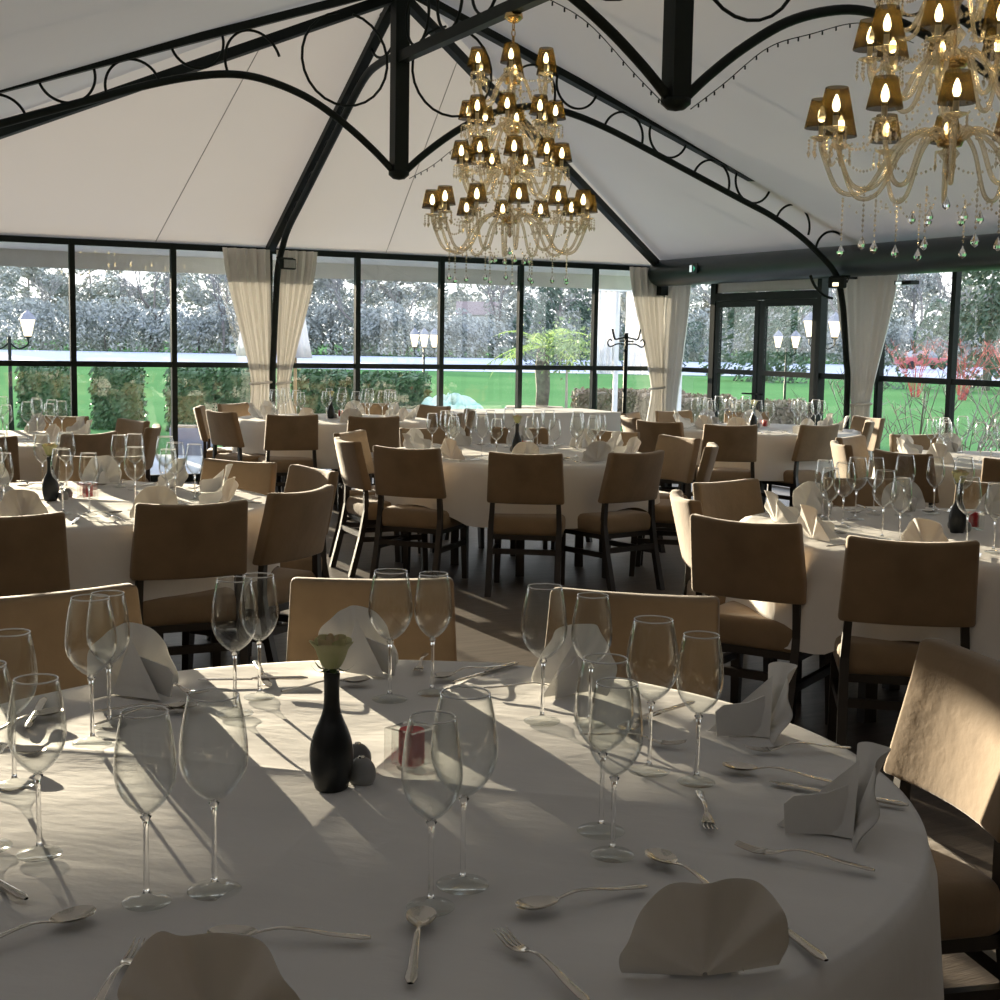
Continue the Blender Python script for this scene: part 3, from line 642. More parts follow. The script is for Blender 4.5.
def vase_parts():
    H = 0.197
    prof = [(0.0, 0.0), (0.022, 0.0), (0.027, 0.004), (0.0335, 0.03), (0.036, 0.055), (0.0345, 0.075), (0.028, 0.098), (0.018, 0.122), (0.0135, 0.14), (0.0125, 0.17), (0.0135, H-0.003), (0.0125, H), (0.010, H), (0.010, H-0.06), (0.0, H-0.06)]
    P = spline([(r, 0, z) for r, z in prof[1:11]], 4)
    return [('body', MB().lathe([(0, 0)]+[(p.x, p.z) for p in P]+prof[11:], 32).mesh('body', 'black_ceramic', True, 60))]
VASE = vase_parts()
def rose_parts():
    parts = []
    H = 0.0
    parts.append(('stem', MB().tube([(0, 0, -0.12), (0, 0, 0.0), (0.0, 0, 0.012)], [0.0025, 0.003, 0.006], 8).mesh('stem', 'stem_green', True)))
    def petal(R0, R1, h, half, curl):
        def fn(u, v):
            a = (u-0.5)*2*half*(0.55+0.45*sin(pi*min(1, 0.25+v*0.75)))
            r = R0+(R1-R0)*sin(v*pi/2)**0.8 + curl*max(0, v-0.7)*1.6*(1-0.3*abs(u-0.5)) - 0.003*v*(2*abs(u-.5))**2
            return (r*cos(a), r*sin(a), 0.006+h*v*(1-0.10*(2*abs(u-0.5))**3))
        m = MB().grid(fn, 8, 8); return m
    for k in range(3): parts.append(('petal', petal(0.002, 0.009, 0.046, 1.3, 0.0).mesh('petal', 'petal_inner', True), None, None, k*2.1))
    for k in range(4): parts.append(('petal', petal(0.006, 0.019, 0.043, 1.35, 0.004).mesh('petal', 'petal_inner' if k == 1 else 'petal', True), None, None, 0.5+k*1.57))
    for k in range(5): parts.append(('petal', petal(0.010, 0.0225, 0.038, 1.15, 0.016).mesh('petal', 'petal', True), None, None, 0.2+k*1.257))
    for k in range(5):
        def sp(u, v): return ((0.006+0.026*v), (u-0.5)*0.009*(1-v), 0.006-0.006*sin(pi*v)+0.008*v*v)
        parts.append(('sepal', MB().grid(sp, 2, 6).mesh('sepal', 'stem_green', True), None, None, 0.6+k*1.257))
    return parts
ROSE = rose_parts()
def shaker_parts(mat): return [('body', MB().lathe([(p.x, p.z) for p in spline([(0.0, 0, 0.0), (0.014, 0, 0.0005), (0.021, 0, 0.008), (0.0235, 0, 0.02), (0.021, 0, 0.033), (0.013, 0, 0.043), (0.006, 0, 0.0465), (0.0, 0, 0.047)], 4)], 24).mesh('body', mat, True)), ('cap', MB().lathe([(0.006, 0.0465), (0.0055, 0.049), (0.0, 0.0495)], 12).mesh('cap', 'steel', True))]
SALT, PEPPER = shaker_parts('grey_stone'), shaker_parts('dark_stone')
def holder_parts():
    m = MB(); o, i_ = 0.0335, 0.0245
    def ringv(h, z): return [(-h, -h, z), (h, -h, z), (h, h, z), (-h, h, z)]
    V = ringv(o, 0)+ringv(o, 0.075)+ringv(i_, 0.075)+ringv(i_, 0.012)
    F = [(3, 2, 1, 0), (12, 13, 14, 15)]
    for b in (0, 4, 8):
        for j in range(4): F.append((b+j, b+(j+1) % 4, b+4+(j+1) % 4, b+4+j))
    m.add(V, F)
    return [('glass_block', m.mesh('glass_block', 'block_glass'))]
HOLDER = holder_parts()
def candle_parts():
    c = MB().lathe([(0.0, 0.0), (0.0205, 0.0), (0.0225, 0.003), (0.0225, 0.058), (0.021, 0.060), (0.008, 0.057), (0.0, 0.0565)], 28).mesh('wax', 'red_wax', True, 50)
    w = MB().tube([(0, 0, 0.056), (0.001, 0, 0.063), (0.003, 0, 0.069)], 0.0011, 6).mesh('wick', 'wick')
    return [('wax', c), ('wick', w)]
CANDLE = candle_parts()

# ------------------------------------------------------------------ set tables
T = {
 1: dict(c=(0.83, 2.10), rot=-40, d='the table farthest from the windows'),
 2: dict(c=(1.05, 6.30), rot=-30, d='the sunlit table striped with windowpane shadows'),
 3: dict(c=(4.28, 8.12), rot=20, d='the table under the inner chandelier'),
 4: dict(c=(4.22, 4.10), rot=38, d='the table under the outer chandelier'),
 5: dict(c=(1.10, 10.30), rot=10, d='the table facing the square hedges'),
 6: dict(c=(4.45, 12.15), rot=25, d='the table at the curtained back pillar'),
 7: dict(c=(7.75, 10.05), rot=15, d='the table beside the glass double door'),
 8: dict(c=(7.35, 6.70), rot=0, d='the table nearest the red shrubs'),
}
# chairs: (angle round the table, radius to the top of the back, heading change)
CH = {
 1: [(101.5, 1.48, 0), (68, 1.45, 0), (39, 1.42, 11), (-3, 1.385, -11)],
 2: [(-74, 1.09, -17), (-110, 1.26, 10), (-40, 1.14, -14), (35, 1.24, 4), (9, 1.27, 0), (72, 1.25, 0), (108, 1.25, 0), (144, 1.25, 0), (-143, 1.25, 0), (180, 1.25, 0)],
 3: [(-116, 1.19, -7), (-80, 1.20, 2), (-154, 1.17, 16), (171, 1.20, 6), (-3, 1.28, 6), (-38, 1.30, 0), (28, 1.28, 0), (62, 1.28, 0), (97, 1.25, 0), (134, 1.28, 0)],
 4: [(-144, 1.08, 17), (180, 1.12, 30), (138, 1.17, 18), (103, 1.30, 0), (66, 1.28, 0), (36, 1.28, 0), (-104, 1.25, 0), (0, 1.28, 0)],
 5: [(-20, 1.25, 0), (-60, 1.22, 0), (16, 1.25, 0), (52, 1.25, 0), (-95, 1.25, 0), (90, 1.25, 0)],
 6: [(-126, 1.27, 27), (-163, 1.27, 0), (-96, 1.38, -4), (-58, 1.30, 0), (160, 1.27, 0), (124, 1.25, 0), (-20, 1.30, 0), (18, 1.30, 0), (54, 1.28, 0)],
 7: [(-137, 1.32, 18), (-97, 1.05, 15), (-42, 1.0, 0), (-166, 1.35, 12), (165, 1.25, 0), (130, 1.25, 0), (95, 1.25, 0), (58, 1.2, 0), (-5, 1.25, 0)],
 8: [(188, 1.22, 0), (152, 1.22, 0), (116, 1.22, 0), (80, 1.22, 0), (-136, 1.22, 0)],
}
CHL = ['beige chair between the table farthest from the windows and the sunlit table', 'beige chair straight behind the rose on the table farthest from the windows',
       'beige chair at the table farthest from the windows, turned from the outer chandelier', 'beige chair with sunlit inner back at the table farthest from the windows']
def side(x, y, c):
    a = math.degrees(math.atan2(y-c[1], x-c[0])) % 360
    if 45 <= a < 135: return 'toward the back windows on '
    if a < 45 or a >= 315: return 'toward the doors on '
    if a >= 225: return 'away from the back windows on '
    return 'away from the doors on '
for k, t in T.items():
    cx, cy_ = t['c']; d = t['d']; short = d[4:]
    place('round_table', TABLE, (cx, cy_, 0), rad(t['rot']), 'round dining table under a white cloth, '+short, 'table', None)
    tag(link('tablecloth', CLOTH_FINE if k == 1 else CLOTH, None, (cx, cy_, 0), rad(t['rot'])), 'white square cloth draped over '+d, 'tablecloth')
    for i, (a, r, dh) in enumerate(CH[k]):
        place_chair(cx+r*cos(rad(a)), cy_+r*sin(rad(a)), a+180+dh, (CHL[i] if k == 1 else 'beige chair '+side(cx+cos(rad(a)), cy_+sin(rad(a)), (cx, cy_))[:-3]+'at '+d), 'chairs around '+d)
    # centrepiece
    e = rad(0) if k == 1 else rad((k*37) % 60-20)
    def rot(dx, dy): return (cx+dx*cos(e)-dy*sin(e), cy_+dx*sin(e)+dy*cos(e), TABLE_H+0.005)
    v = rot(-0.075, -0.030); place('bud_vase', VASE, v, 0, 'small black bottle vase on '+d, 'vase', None)
    ro = place('rose', ROSE, (v[0], v[1], v[2]+0.197), 0.4*k+1.1, 'single pale rose in the black vase on '+d, 'flower', None); ro.scale = (1.25, 1.25, 1.18)
    place('salt_shaker', SALT, rot(-0.022, -0.03), 0, 'light grey pebble-shaped shaker on '+d, 'shaker', None)
    place('pepper_shaker', PEPPER, rot(0.0, 0.045), 0, 'darker grey pebble-shaped shaker on '+d, 'shaker', None)
    h = rot(0.085, 0.01); place('candle_holder', HOLDER, h, rad(24), 'square clear glass candle holder on '+d, 'candle holder', None)
    place('candle', CANDLE, (h[0], h[1], h[2]+0.0122), 0, 'red candle in the glass holder on '+d, 'candle', None)

def glass(kind, x, y, k):
    d = T[k]['d']; sd = side(x, y, T[k]['c'])
    if kind == 'big': place('wine_glass', GL_BIG, (x, y, TABLE_H+0.004), 0, 'large wine glass '+sd+d, 'wine glass', 'large wine glasses '+sd+d)
    else: place('wine_glass', GL_SMALL, (x, y, TABLE_H+0.004), 0, 'smaller wine glass '+sd+d, 'wine glass', 'smaller wine glasses '+sd+d)
def napkin(x, y, out_deg, k, extra=0):
    d = T[k]['d']; sd = side(x, y, T[k]['c'])
    place('folded_napkin', NAPKIN, (x, y, TABLE_H+0.003), rad(out_deg+90+extra), 'fan-folded napkin '+sd+d, 'napkin', 'napkins '+sd+d)
def cut(kind, head, tail, k):
    d = T[k]['d']; sd = side(*head, T[k]['c'])
    cutlery(kind, head, tail, 'steel '+kind+' '+sd+d, {'spoon': 'spoons ', 'fork': 'forks ', 'knife': 'knives '}[kind]+sd+d)
d1 = T[1]['d']
for x, y, s_ in ((0.74, 2.58, 'big'), (0.82, 2.68, 'small'), (1.06, 2.56, 'big'), (1.16, 2.57, 'small'), (1.27, 2.29, 'big'), (1.345, 2.235, 'small'),
               (1.29, 1.94, 'big'), (1.33, 1.855, 'small'), (1.06, 1.72, 'big'), (1.025, 1.63, 'small'), (0.71, 1.57, 'small'), (0.78, 1.62, 'big'),
               (0.38, 1.74, 'small'), (0.47, 1.74, 'big'), (0.28, 1.97, 'small'), (0.215, 2.03, 'big'), (0.29, 2.30, 'small'), (0.20, 2.34, 'big'), (0.45, 2.49, 'big'), (0.50, 2.59, 'small')):
    glass(s_, x, y, 1)
for x, y, a, ex in ((0.60, 2.83, 106, 0), (1.10, 2.83, 70, 30), (1.45, 2.49, 33, -8), (1.625, 2.06, -2, -20), (1.41, 1.575, -38, 8), (0.925, 1.265, -84, -26), (0.37, 1.365, -124, 0)):
    napkin(x, y, a, 1, ex)
cut1 = [('spoon', (0.31, 1.72), (0.12, 1.65)), ('knife', (0.16, 2.02), (0.26, 1.74)), ('spoon', (0.42, 1.59), (0.60, 1.505)), ('fork', (0.345, 1.605), (0.25, 1.44)), ('spoon', (0.69, 1.55), (0.59, 1.36)),
        ('spoon', (0.80, 1.50), (0.985, 1.50)), ('fork', (0.75, 1.45), (0.76, 1.24)), ('spoon', (1.07, 1.60), (1.07, 1.40)), ('knife', (1.10, 1.45), (1.075, 1.24)), ('fork', (1.20, 1.57), (1.335, 1.40)),
        ('fork', (1.20, 1.63), (1.285, 1.78)), ('spoon', (1.41, 1.89), (1.53, 1.75)), ('knife', (1.44, 1.80), (1.57, 1.60)), ('fork', (1.51, 1.96), (1.70, 1.89)), ('spoon', (1.45, 2.46), (1.27, 2.55)),
        ('spoon', (1.20, 2.655), (1.375, 2.705)), ('knife', (1.235, 2.63), (1.46, 2.735)), ('fork', (1.19, 2.72), (1.27, 2.86)), ('spoon', (1.07, 2.70), (0.90, 2.69)), ('fork', (1.43, 2.03), (1.30, 2.15)), ('spoon', (1.36, 2.14), (1.50, 2.23)), ('knife', (1.40, 2.20), (1.60, 2.27)),
        ('spoon', (0.43, 2.71), (0.29, 2.60)), ('fork', (0.66, 2.66), (0.50, 2.60)), ('fork', (0.72, 2.72), (0.56, 2.98)), ('knife', (0.74, 2.86), (0.95, 2.78)), ('spoon', (0.68, 2.63), (0.50, 2.68)), ('knife', (0.42, 2.84), (0.35, 2.60)), ('spoon', (0.36, 2.44), (0.22, 2.52)), ('knife', (0.86, 2.74), (0.90, 2.97))]
for kd, a, b in cut1: cut(kd, a, b, 1)
for k in range(2, 9):
    cx, cy_ = T[k]['c']; d = T[k]['d']; rnd = random.Random(40+k)
    A = [a for a, r, h_ in CH[k]]
    full = sorted(a % 360 for a in A)
    # complete the circle of places where the chairs themselves are out of sight
    for a in range(0, 360, 36):
        if all(min((a-b) % 360, (b-a) % 360) > 27 for b in full): full.append(a)
    for a in full:
        def P(r, da): 
            t = rad(a+da); return cx+r*cos(t), cy_+r*sin(t)
        napkin(*P(0.74, rnd.uniform(-4, 4)), a, k, rnd.uniform(-25, 25))
        glass('big', *P(0.50+rnd.uniform(-.02, .02), 9+rnd.uniform(-2, 2)), k)
        glass('small', *P(0.57+rnd.uniform(-.02, .02), 20+rnd.uniform(-2, 2)), k)
        if k in (2, 3, 4, 7):
            cut('spoon', P(0.585, -4), P(0.60, -24), k)
            cut('fork', P(0.65, -13), P(0.84, -11), k)
            cut('knife', P(0.64, 14), P(0.86, 11.5), k)

# buffet table under a white cloth before the back windows
bf = empty('buffet_table', (6.75, 13.30, 0), label='long white-clothed serving table before the back windows', cat='table')
MB().rbox((0, 0, 0.735), (2.55, 0.84, 0.03), 0.01, 2).build('tabletop', 'white_paint', bf)
for sx in (-1.15, 1.15):
    for sy in (-0.30, 0.30): MB().box((sx, sy, 0.36), (0.05, 0.05, 0.72)).build('leg', 'black_metal', bf)
def bfc(u, v):
    t = u*4; i = int(t) % 4; f_ = t-int(t); P = [(-1.29, -0.44), (1.29, -0.44), (1.29, 0.44), (-1.29, 0.44)]
    x = P[i][0]+(P[(i+1) % 4][0]-P[i][0])*f_; y = P[i][1]+(P[(i+1) % 4][1]-P[i][1])*f_; s_ = 1+0.012*v*sin(60*u*pi)
    return (x*s_, y*s_, 0.755-0.60*v)
cb = MB().grid(bfc, 120, 8, wrap=True); cb.add([(-1.29, -0.44, 0.755), (1.29, -0.44, 0.755), (1.29, 0.44, 0.755), (-1.29, 0.44, 0.755)], [(0, 1, 2, 3)])
tc = tag(cb.build('tablecloth', 'cloth', None, True, 40), 'white floor-length cloth over the long serving table', 'tablecloth'); tc.location = (6.75, 13.30, 0)

# coat stand
cs = empty('coat_stand', (7.95, 12.65, 0), label='black coat stand with curled hooks before the corner drape', cat='coat stand')
MB().tube([(0, 0, 0.02), (0, 0, 1.62)], 0.022, 10).build('pole', 'black_metal', cs, True)
MB().lathe([(0, 0), (0.20, 0), (0.20, 0.015), (0.04, 0.035), (0, 0.04)], 24).build('base', 'black_metal', cs, True, 40)
MB().tube([(0.075*cos(t), 0.075*sin(t), 1.53) for t in [2*pi*i/16 for i in range(16)]], 0.008, 6, closed=True).build('ring', 'black_metal', cs, True)
for i in range(8):
    a = 2*pi*i/8+0.2; pts = [(0.02, 1.50), (0.10, 1.50), (0.17, 1.47), (0.20, 1.51), (0.175, 1.55), (0.15, 1.53)] if i % 2 else [(0.02, 1.57), (0.10, 1.56), (0.165, 1.55), (0.195, 1.60), (0.21, 1.66)]
    MB().tube(spline([(r*cos(a), r*sin(a), z) for r, z in pts], 4), 0.008, 6).build('hook', 'black_metal', cs, True)

# ------------------------------------------------------------------ chandeliers
def chandelier(Y, z0, label, up=0.0):
    r = empty('chandelier', (RX, Y, z0), label=label, cat='chandelier')
    rnd = random.Random(int(Y*10))
    MB().lathe([(0.0, 0.0), (0.06, 0.0), (0.065, -0.03), (0.03, -0.06), (0.0, -0.065)], 20).build('ceiling_cup', 'brass', r, True)
    for k in range(3):
        MB().tube([(0.013*cos(t) if k % 2 else 0, 0 if k % 2 else 0.013*cos(t), -0.085-0.045*k+0.026*sin(t)) for t in [2*pi*i/12 for i in range(12)]], 0.004, 6, closed=True).build('chain_link', 'brass', r, True)
    prof = [(0.0, -0.19)]
    z = -0.19
    while z > -1.50:
        prof += [(0.018, z-0.01), (0.045, z-0.045), (0.02, z-0.08), (0.012, z-0.10), (0.028, z-0.125), (0.012, z-0.15)]; z -= 0.165
    prof.append((0.0, z))
    MB().lathe(prof, 20).build('column', 'crystal', r, True)
    MB().tube([(0, 0, -0.15), (0, 0, -1.5)], 0.007, 8).build('rod', 'brass', r, True)
    tiers = [(-0.32, 0.265, 6, 0.0), (-0.645, 0.30, 8, 0.2), (-0.93, 0.35, 9, 0.1), (-1.26, 0.54, 12, 0.15)]
    tiers = [(a+up, b, c, d+up*3) for a, b, c, d in tiers]
    SH = MB(); n_ = 40
    def pl(a): return 1+0.022*(1 if int(round(a/(2*pi)*n_)) % 2 else -1)
    SH.lathe([(0.072, -0.06), (0.046, 0.065)], n_, mod=pl); shade = SH.mesh('lamp_shade', 'shade', False)
    bulb = MB().lathe([(0.0, -0.035), (0.011, -0.03), (0.017, -0.012), (0.013, 0.012), (0.004, 0.034), (0.0, 0.038)], 12).mesh('bulb', 'bulb', True)
    sleeve = MB().lathe([(0.0, -0.105), (0.012, -0.105), (0.012, -0.035), (0.0, -0.035)], 10).mesh('candle_sleeve', 'candle_sleeve', True, 40)
    cup = MB().lathe([(0.0, -0.118), (0.016, -0.116), (0.036, -0.106), (0.050, -0.100), (0.048, -0.097), (0.02, -0.106), (0.0, -0.108)], 18).mesh('drip_cup', 'crystal', True)
    bead = MB()
    def octa(c, s_, h_=None):
        h_ = h_ or s_; x, y, zz = c
        bead.add([(x+s_, y, zz), (x, y+s_, zz), (x-s_, y, zz), (x, y-s_, zz), (x, y, zz+h_), (x, y, zz-h_)], [(0, 1, 4), (1, 2, 4), (2, 3, 4), (3, 0, 4), (1, 0, 5), (2, 1, 5), (3, 2, 5), (0, 3, 5)])
    for ti, (zs, R, nl, ph) in enumerate(tiers):
        MB().lathe([(0.0, zs-0.10), (0.05, zs-0.105), (0.06, zs-0.125), (0.05, zs-0.15), (0.0, zs-0.155)], 20).build('tier_hub', 'brass', r, True)
        dip = 0.10+0.22*R
        key = [(0.045, zs-0.125), (R*0.22, zs-0.085), (R*0.42, zs-0.15), (R*0.62, zs-0.105-dip), (R*0.84, zs-0.11-dip), (R*0.98, zs-0.17), (R, zs-0.115)]
        arm = MB().tube(spline([(a, 0, b) for a, b in key], 5), 0.0105, 8).mesh('arm', 'crystal', True)
        for i in range(nl):
            a = ph+2*pi*i/nl
            ao = link('arm', arm, r, (0, 0, 0), a)
            co_ = (R*cos(a), R*sin(a), zs)
            link('drip_cup', cup, r, co_); link('candle_sleeve', sleeve, r, co_); link('bulb', bulb, r, co_); link('lamp_shade', shade, r, co_, a)
            for j in range(6):
                b = 2*pi*j/6+a; L_ = rnd.uniform(0.03, 0.055)
                for q_ in range(3): octa((co_[0]+0.05*cos(b), co_[1]+0.05*sin(b), zs-0.112-0.016*q_), 0.008, 0.009)
                octa((co_[0]+0.05*cos(b), co_[1]+0.05*sin(b), zs-0.168), 0.011, 0.022)
            # bead swag to the next lamp
            a2 = a+2*pi/nl; e_ = (R*cos(a2), R*sin(a2), zs)
            for q_ in range(1, 13):
                t = q_/13; octa((co_[0]+(e_[0]-co_[0])*t, co_[1]+(e_[1]-co_[1])*t, zs-0.12-0.28*R*4*t*(1-t)*0.55), 0.009)
            # bead strand up to the tier above
            if ti > 0:
                zt = tiers[ti-1][0]-0.16; rt_ = 0.06
                for q_ in range(1, 15):
                    t = q_/15; rr = rt_+(R*0.8-rt_)*t; octa((rr*cos(a), rr*sin(a), zt+(zs-0.13-zt)*t-0.10*sin(pi*t)), 0.0085)
    for i in range(12):   # bottom fringe of long strands
        a = 2*pi*i/12; R = 0.30 if i % 2 else 0.46
        for q_ in range(9): octa((R*cos(a), R*sin(a), -1.42-0.15-0.021*q_), 0.008, 0.011)
        for q_ in range(7): 
            t = q_/7; octa((R*(1-0.5*t)*cos(a), R*(1-0.5*t)*sin(a), -1.56-0.08*sin(pi*t)), 0.008)
    tag(bead.build('bead_strands', 'crystal', r), kind='stuff')
    dp = MB().lathe([(0.0, 0.034), (0.006, 0.02), (0.017, -0.004), (0.015, -0.016), (0.0, -0.028)], 8).mesh('crystal_drop', 'drop_glass')
    for i in range(12):
        a = 2*pi*i/12; R = 0.30 if i % 2 else 0.46; link('crystal_drop', dp, r, (R*cos(a), R*sin(a), -1.79))
    for i in range(6):
        a = 2*pi*i/6+0.3; link('crystal_drop', dp, r, (0.14*cos(a), 0.14*sin(a), -1.66))
    link('crystal_drop', dp, r, (0, 0, -1.60))
chandelier(8.6, 3.725, 'inner crystal chandelier with small black lampshades, nearer the back windows')
chandelier(4.50, 3.725, 'outer crystal chandelier with small black lampshades, farther from the back windows', 0.05)

# ------------------------------------------------------------------ outdoors
FW = Vector((sin(rad(27.04)), cos(rad(27.04)), 0)); RT = Vector((cos(rad(27.04)), -sin(rad(27.04)), 0))
def out(dep, px): return FW*dep + RT*(dep*(px-503)/1372)   # ground point at a depth along the room's diagonal
gp = MB().add([(-250, YB+0.03, -0.03), (XR+0.05, YB+0.03, -0.03), (XR+0.05, -60, -0.03), (300, -60, -0.03), (300, 400, -0.03), (-250, 400, -0.03)], [(0, 1, 4, 5), (1, 2, 3, 4)])
tag(gp.build('lawn', 'grass'), kind='structure')
pv = MB().box((1.0, YB+1.75, -0.02), (22, 3.4, 0.02)).build('patio', 'paving'); tag(pv, kind='structure')
rd = MB(); a, b, c_, d_ = out(70, -900), out(70, 1900), out(127, 1900), out(127, -900)
rd.add([(p.x, p.y, -0.015) for p in (a, b, c_, d_)], [(0, 1, 2, 3)]); tag(rd.build('road', 'road'), kind='structure')

def leaf_cloud(pts, size, rnd, m=None):
    m = m or MB()
    for p in pts:
        n_ = Vector((rnd.gauss(0, 1), rnd.gauss(0, 1), rnd.gauss(0, 1))).normalized(); u = n_.orthogonal().normalized(); w = n_.cross(u); s_ = size*rnd.uniform(0.6, 1.3); p = Vector(p)
        m.add([p-u*s_, p-w*s_*0.45, p+u*s_, p+w*s_*0.45], [(0, 1, 2, 3)])
    return m
def bare_tree(seed, H, spread=0.5):
    rnd = random.Random(seed); tr = MB(); tw = MB()
    def grow(p, d, L, r, lv):
        q_ = p+d*L*0.5+Vector((rnd.gauss(0, 1), rnd.gauss(0, 1), 0))*L*0.05; e = p+d*L
        (tr if lv < 2 else tw).tube([p, q_, e], [r, r*0.85, r*0.65], 5 if lv < 2 else 3, cap=False)
        if lv >= 5: return
        for k in range(3 if lv < 4 else 3):
            nd = (d+Vector((rnd.gauss(0, 1), rnd.gauss(0, 1), rnd.gauss(0.15, 0.5)))*spread).normalized()
            grow(p.lerp(e, rnd.uniform(0.55, 1.0)), nd, L*rnd.uniform(0.55, 0.8), r*0.58, lv+1)
    grow(Vector((0, 0, 0)), Vector((0, 0, 1)), H*0.36, H*0.018, 0)
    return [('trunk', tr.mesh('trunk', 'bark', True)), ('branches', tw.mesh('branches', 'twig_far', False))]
def bushy_tree(seed, H, W, mat, nleaf=2600, size=0.28):
    rnd = random.Random(seed); tr = MB().tube([(0, 0, 0), (0.1, 0, H*0.3), (0, 0.1, H*0.7)], [H*0.022, H*0.017, H*0.006], 6)
    cl = [(Vector((rnd.gauss(0, W*0.28), rnd.gauss(0, W*0.28), rnd.uniform(H*0.06, H*0.9))), rnd.uniform(0.5, 1.0)) for _ in range(26)]
    pts = []
    for _ in range(nleaf):
        c, s_ = rnd.choice(cl); v = Vector((rnd.gauss(0, 1), rnd.gauss(0, 1), rnd.gauss(0, 1))).normalized()*s_*W*0.23*(1.15-0.6*c.z/H); pts.append(c+v)
    return [('trunk', tr.mesh('trunk', 'bark', True)), ('crown', leaf_cloud(pts, size, rnd).mesh('crown', mat))]
BT = [bare_tree(k, 10+k % 3, 0.45+0.05*(k % 3)) for k in range(4)]
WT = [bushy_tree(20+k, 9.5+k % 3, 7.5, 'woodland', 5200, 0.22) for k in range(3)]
ET = [bushy_tree(30+k, 9+k, 6.0, 'evergreen', 4500, 0.20) for k in range(2)]
rnd = random.Random(11)
for px in range(-210, 1500, 34):    # woodland beyond the road
    if -170 < px < 40 or 415 < px < 450: 
        if rnd.random() < 0.6: continue
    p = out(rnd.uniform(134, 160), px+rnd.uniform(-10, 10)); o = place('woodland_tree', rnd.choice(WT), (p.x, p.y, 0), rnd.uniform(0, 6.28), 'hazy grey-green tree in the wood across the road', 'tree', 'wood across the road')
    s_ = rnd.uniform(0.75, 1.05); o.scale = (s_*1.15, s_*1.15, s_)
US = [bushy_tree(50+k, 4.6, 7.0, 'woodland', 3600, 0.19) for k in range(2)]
for px in range(20, 1420, 46):
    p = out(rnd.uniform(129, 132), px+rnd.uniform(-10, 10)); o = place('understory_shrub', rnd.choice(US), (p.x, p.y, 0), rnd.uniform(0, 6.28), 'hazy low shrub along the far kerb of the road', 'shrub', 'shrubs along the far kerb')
for px in list(range(50, 1400, 62)):
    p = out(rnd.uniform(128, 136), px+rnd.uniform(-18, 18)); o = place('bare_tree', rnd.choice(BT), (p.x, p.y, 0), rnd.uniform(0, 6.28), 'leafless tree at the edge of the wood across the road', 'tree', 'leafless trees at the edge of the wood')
    s_ = rnd.uniform(0.8, 1.1); o.scale = (s_, s_, s_)
for px, dp_, s_, lb in ((560, 95, 0.8, 'dark evergreen behind the palm across the lawn'), (765, 60, 0.62, 'dark evergreen opposite the glass double door'), (985, 52, 0.75, 'dark evergreen behind the red shrubs'), (660, 92, 0.8, 'dark evergreen beyond the drape in the corner')):
    p = out(dp_, px); o = place('evergreen_tree', rnd.choice(ET), (p.x, p.y, 0), rnd.uniform(0, 6), lb, 'tree', None); o.scale = (s_, s_, s_)
# house between the trees
hp = out(140, 478); hs = empty('house', (hp.x, hp.y, 1.6), rad(-27), label='pale house glimpsed between the trees across the road', cat='house')
MB().box((0, 0, 1.3), (4.0, 3.4, 2.6)).build('wall', 'house_wall', hs)
MB().add([(-2.2, -1.9, 2.55), (2.2, -1.9, 2.55), (2.2, 1.9, 2.55), (-2.2, 1.9, 2.55), (-2.2, 0, 3.9), (2.2, 0, 3.9)], [(0, 1, 5, 4), (2, 3, 4, 5), (3, 0, 4), (1, 2, 5), (3, 2, 1, 0)]).build('roof', 'house_roof', hs)
for x in (-1.2, 0, 1.2): MB().box((x, -1.72, 1.5), (0.8, 0.06, 1.0)).build('window', 'car_glass', hs)
# hedges
def hedge_parts(w, d, h, seed, mat='hedge_leaf', nl=1500, size=0.045):
    rnd = random.Random(seed); pts = []
    for _ in range(nl):
        f_ = rnd.choice('ffffttlrb'); u, v = rnd.uniform(-.5, .5), rnd.uniform(0, 1); j = rnd.uniform(-0.03, 0.05)
        if f_ == 'f': p = (u*w, -d/2-j, v*h)
        elif f_ == 'b': p = (u*w, d/2+j, v*h)
        elif f_ == 't': p = (u*w, (v-.5)*d, h+j)
        elif f_ == 'l': p = (-w/2-j, u*d, v*h)
        else: p = (w/2+j, u*d, v*h)
        pts.append(p)
    core = MB().rbox((0, 0, h/2), (w*0.96, d*0.94, h*0.985), 0.04, 2).mesh('hedge_core', mat)
    return [('hedge_core', core), ('foliage', leaf_cloud(pts, size, rnd).mesh('foliage', mat))]
HG = hedge_parts(0.74, 0.5, 0.97, 3); HL = hedge_parts(0.98, 0.5, 0.98, 4, nl=2000)
for px, dp_, H_, lb in ((48, 22.5, HG, 'clipped square box hedge beside the lantern post at the lit corner'), (121, 22.5, HG, 'clipped square box hedge between the two window mullions'), (195, 22.3, HG, 'clipped square box hedge above the grey planter'), (246, 22.3, HG, 'clipped square box hedge behind the back pillar drape'),
                 (328, 21.5, HL, 'long clipped box hedge beside the closed parasol'), (397, 21.0, HL, 'long clipped box hedge beside the three-lantern post')):
    p = out(dp_, px); place('box_hedge', H_, (p.x, p.y, -0.02), rad(-27), lb, 'hedge', 'box hedges on the lawn')
BH = hedge_parts(1.15, 0.6, 0.62, 6, 'brown_leaf', 1500, 0.05)
for px, dp_, rz, lb in ((606, 26, -27, 'brown winter hedge behind the coat stand'), (700, 24, -32, 'brown winter hedge beside the drape of the double door'), (770, 22, -32, 'brown winter hedge outside the double door'), (655, 26, -27, 'brown winter hedge beyond the corner drape')):
    p = out(dp_, px); place('beech_hedge', BH, (p.x, p.y, -0.02), rad(rz), lb, 'hedge', 'brown hedges on the lawn')
